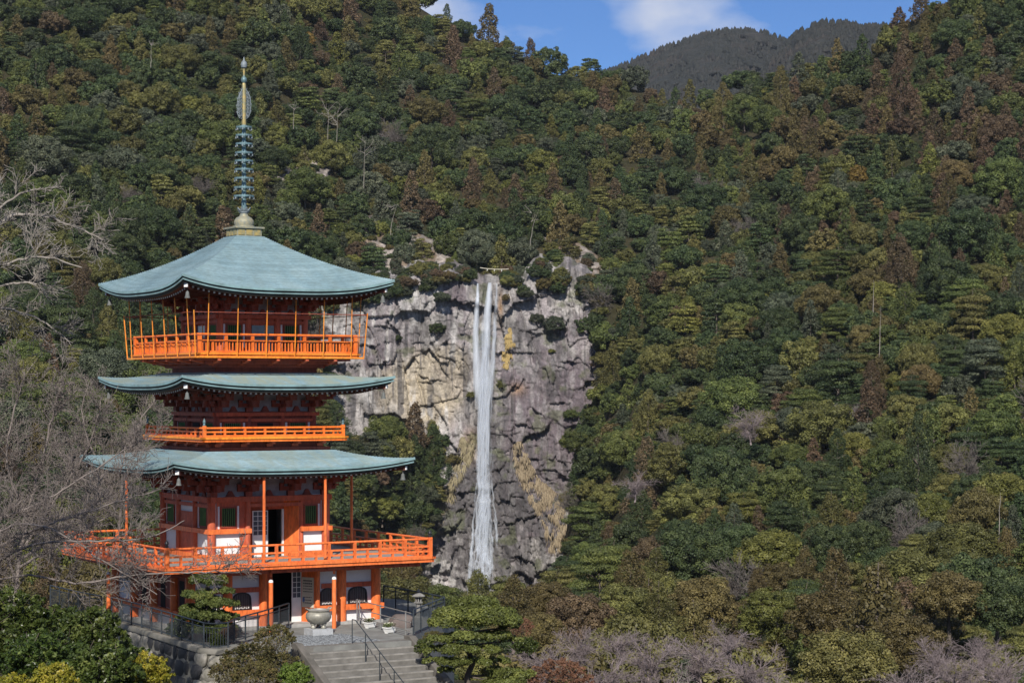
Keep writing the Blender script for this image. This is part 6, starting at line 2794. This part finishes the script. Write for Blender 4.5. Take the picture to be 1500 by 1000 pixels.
def cherry(label, limbs, seed, density=5.0, twl=(1.0, 2.2), rmain=.11, mat='twig', opts=TW, up=.35, start=0.15):
    r2 = np.random.default_rng(seed)
    l0 = limbs[0]
    b0 = P(l0[0][0], l0[0][1], l0[0][2])
    o = empty('cherry_tree', b0, 0, label, 'tree', 'leafless cherry trees left of the pagoda')
    big, tw = [], []
    for li, lb in enumerate(limbs):
        pts = [np.array(P(*q) - b0) for q in lb]
        # smooth the polyline
        fine = []
        for i in range(len(pts) - 1):
            p0_ = pts[max(i - 1, 0)]
            p1_, p2_ = pts[i], pts[i + 1]
            p3_ = pts[min(i + 2, len(pts) - 1)]
            for t in np.linspace(0, 1, 7)[:-1]:
                fine.append(.5 * ((2 * p1_) + (-p0_ + p2_) * t + (2 * p0_ - 5 * p1_ + 4 * p2_ - p3_) * t * t + (-p0_ + 3 * p1_ - 3 * p2_ + p3_) * t ** 3) + r2.normal(0, .025, 3))
        fine.append(pts[-1])
        n = len(fine)
        r0 = rmain if li == 0 else rmain * .62
        for i in range(n - 1):
            a_, b_ = i / n, (i + 1) / n
            ra, rb = r0 * (1 - a_) ** .8 + .014, r0 * (1 - b_) ** .8 + .014
            big.append((fine[i], fine[i + 1], ra, rb))
            if a_ < start and li == 0:
                continue
            seg = fine[i + 1] - fine[i]
            sl_ = np.linalg.norm(seg)
            d = seg / sl_
            k = r2.poisson(density * sl_)
            for _ in range(k):
                s = r2.normal(0, 1, 3)
                s[1] *= .8
                s -= d * (s @ d)
                s /= np.linalg.norm(s) + 1e-9
                nd = d * r2.uniform(.4, 1.0) + s * r2.uniform(.4, .9) + np.array([0, 0, up * r2.uniform(0, 1)])
                grow(tw, fine[i] + seg * r2.uniform(0, 1), nd, r2.uniform(*twl) * (1 - .3 * a_), max(.013, rb * .42), 1, r2, opts)
    link('limbs', seg_mesh('limbs', big, 6), M[mat], o)
    link('twigs', seg_mesh('twigs', tw, 3), M[mat], o)
    return len(tw)


nt1 = cherry('spreading leafless cherry whose long boughs reach over the wide terrace',
             [[(-120, 980, 74), (-70, 870, 74), (0, 800, 73.5), (80, 765, 73), (170, 735, 73), (240, 715, 73)],
              [(-70, 870, 74), (30, 842, 73), (110, 853, 72.5), (200, 842, 72), (290, 838, 72), (352, 838, 72)],
              [(-60, 860, 74), (40, 800, 72), (130, 792, 71.5), (215, 788, 71.5), (270, 762, 72)],
              [(-70, 870, 74), (-10, 770, 75), (60, 735, 76), (120, 700, 76), (180, 660, 77), (225, 640, 77)],
              [(-60, 850, 74), (0, 780, 73), (60, 770, 72.5), (150, 820, 72), (230, 870, 72)]], 1, 2.4, (.7, 1.6), .055)
nt2 = cherry('dense upright leafless cherry filling the left edge beside the middle roof',
             [[(20, 960, 82), (25, 850, 82), (40, 760, 82), (60, 680, 82), (80, 600, 82), (92, 555, 82)],
              [(25, 850, 82), (-20, 740, 81), (-30, 640, 81), (-10, 560, 81)],
              [(35, 800, 82), (90, 720, 83), (130, 650, 83), (150, 580, 83)],
              [(30, 820, 82), (110, 760, 84), (170, 700, 84), (185, 650, 85)],
              [(40, 760, 82), (10, 680, 81), (20, 610, 81), (35, 545, 81)],
              [(30, 830, 82), (80, 800, 81), (150, 760, 81), (165, 752, 81)],
              [(-20, 740, 81), (-70, 660, 80), (-80, 580, 80)]], 2, 4.4, (1.0, 2.2), .075, up=.6)
nt3 = cherry('leafless cherry standing behind, left of the second storey',
             [[(170, 900, 101), (175, 760, 101), (185, 680, 101), (205, 620, 101), (230, 580, 101)],
              [(178, 740, 101), (140, 670, 100), (120, 610, 100), (130, 560, 100)],
              [(182, 700, 101), (230, 640, 102), (262, 600, 102)],
              [(175, 760, 101), (110, 700, 99), (80, 640, 99)]], 3, 3.4, (1.1, 2.4), .075, up=.6)
nt4 = cherry('tall leafless tree at the left edge, pale boughs level with the top roof',
             [[(-190, 800, 62), (-130, 560, 62), (-70, 400, 62), (0, 326, 62), (50, 314, 62), (105, 330, 62), (150, 352, 62)],
              [(-110, 500, 62), (-50, 420, 61), (10, 386, 61), (60, 376, 61), (120, 392, 61)],
              [(-120, 530, 62), (-50, 440, 63), (0, 420, 63), (50, 414, 63), (78, 422, 63)],
              [(-70, 400, 62), (-30, 330, 61), (20, 290, 61), (60, 275, 61)],
              [(-120, 540, 62), (-60, 470, 63), (0, 452, 63), (60, 470, 64), (100, 500, 64)]], 4, 3.0, (.7, 1.5), .07, 'twig_grey', start=.45)
print('twigs', nt1, nt2, nt3, nt4)

# leafless trees in the valley at the bottom right
fine_opts = dict(pieces=[5, 6, 4, 3], bend=.15, up=.05, levels=3, kids=[3, 2, 2], ratio=(.42, .72), rmin=.0042)
VB = [bare_mesh('valley_branches_%d' % i, 900 + i, .1 * (i - 1), fine_opts, .05) for i in range(3)]
for me in VB:
    me.materials.append(M['twig_mauve'])
for i, (x, y, r_, d, lab) in enumerate([
        (800, 955, 62, 150, 'leafless purple-grey tree beside the clipped evergreen'), (880, 975, 66, 150, 'leafless tree at the bottom edge, second right of the clipped evergreen'), (955, 950, 62, 165, 'leafless tree in the middle of the bare group below the falls'),
        (1030, 945, 66, 170, 'leafless grey-purple tree, tallest of the bare group right of the falls'), (1095, 965, 68, 160, 'leafless tree at the right end of the bare group'), (985, 1000, 55, 140, 'leafless tree cut by the bottom edge below the falls'), (1140, 1000, 50, 150, 'leafless tree cut by the bottom edge, right of the bare group'),
        (1330, 985, 60, 160, 'leafless tree at the left of the bottom right thicket'), (1400, 975, 66, 165, 'leafless tree in the middle of the bottom right thicket'), (1465, 965, 66, 160, 'leafless tree at the right edge of the bottom right thicket'), (1505, 995, 60, 150, 'leafless tree in the bottom right corner'),
        (845, 935, 50, 175, 'leafless mauve tree behind the rust coloured bush'), (905, 930, 48, 180, 'leafless mauve tree at the back of the bare group, left part'), (1070, 925, 50, 185, 'leafless mauve tree at the back of the bare group, right part'), (1370, 950, 52, 180, 'leafless mauve tree at the back of the bottom right thicket'), (1440, 940, 50, 185, 'highest leafless mauve tree of the bottom right thicket'), (930, 700, 34, 600, 'grey leafless tree on the slope right of the lower falls'), (1100, 610, 40, 600, 'spreading grey leafless tree halfway up the right hillside'), (1240, 595, 30, 620, 'brownish leafless tree in the middle of the right hillside'), (760, 995, 45, 140, 'low leafless tree at the bottom, just right of the clipped evergreen')]):
    R = r_ / F * d * .78
    o = empty('bare_tree', P(x, y + r_ * .9, d), i * 1.7, lab, 'tree', 'leafless trees in the valley')
    o.scale = (R * 1.15, R * 1.15, R * .9)
    link('branches', VB[i % 3], None, o)
# ------------------------------------------------------------------ the air between here and the far ridges
mb = MB()
mb.bx(-1700, 2600, -62, 5200, -75, 700)
m_hz = bpy.data.materials.new('haze')
m_hz.use_nodes = True
nt = m_hz.node_tree
nt.nodes.clear()
ho = nt.nodes.new('ShaderNodeOutputMaterial')
hv = nt.nodes.new('ShaderNodeVolumePrincipled')
hv.inputs['Color'].default_value = (.72, .82, 1.0, 1)
hv.inputs['Density'].default_value = .00002
hv.inputs['Anisotropy'].default_value = 0.0
nt.links.new(hv.outputs['Volume'], ho.inputs['Volume'])
hz_ = mb.build('haze', m_hz, kind='stuff')
tag(hz_, 'thin blue haze between the viewpoint and the far ridges', 'haze', kind='stuff')
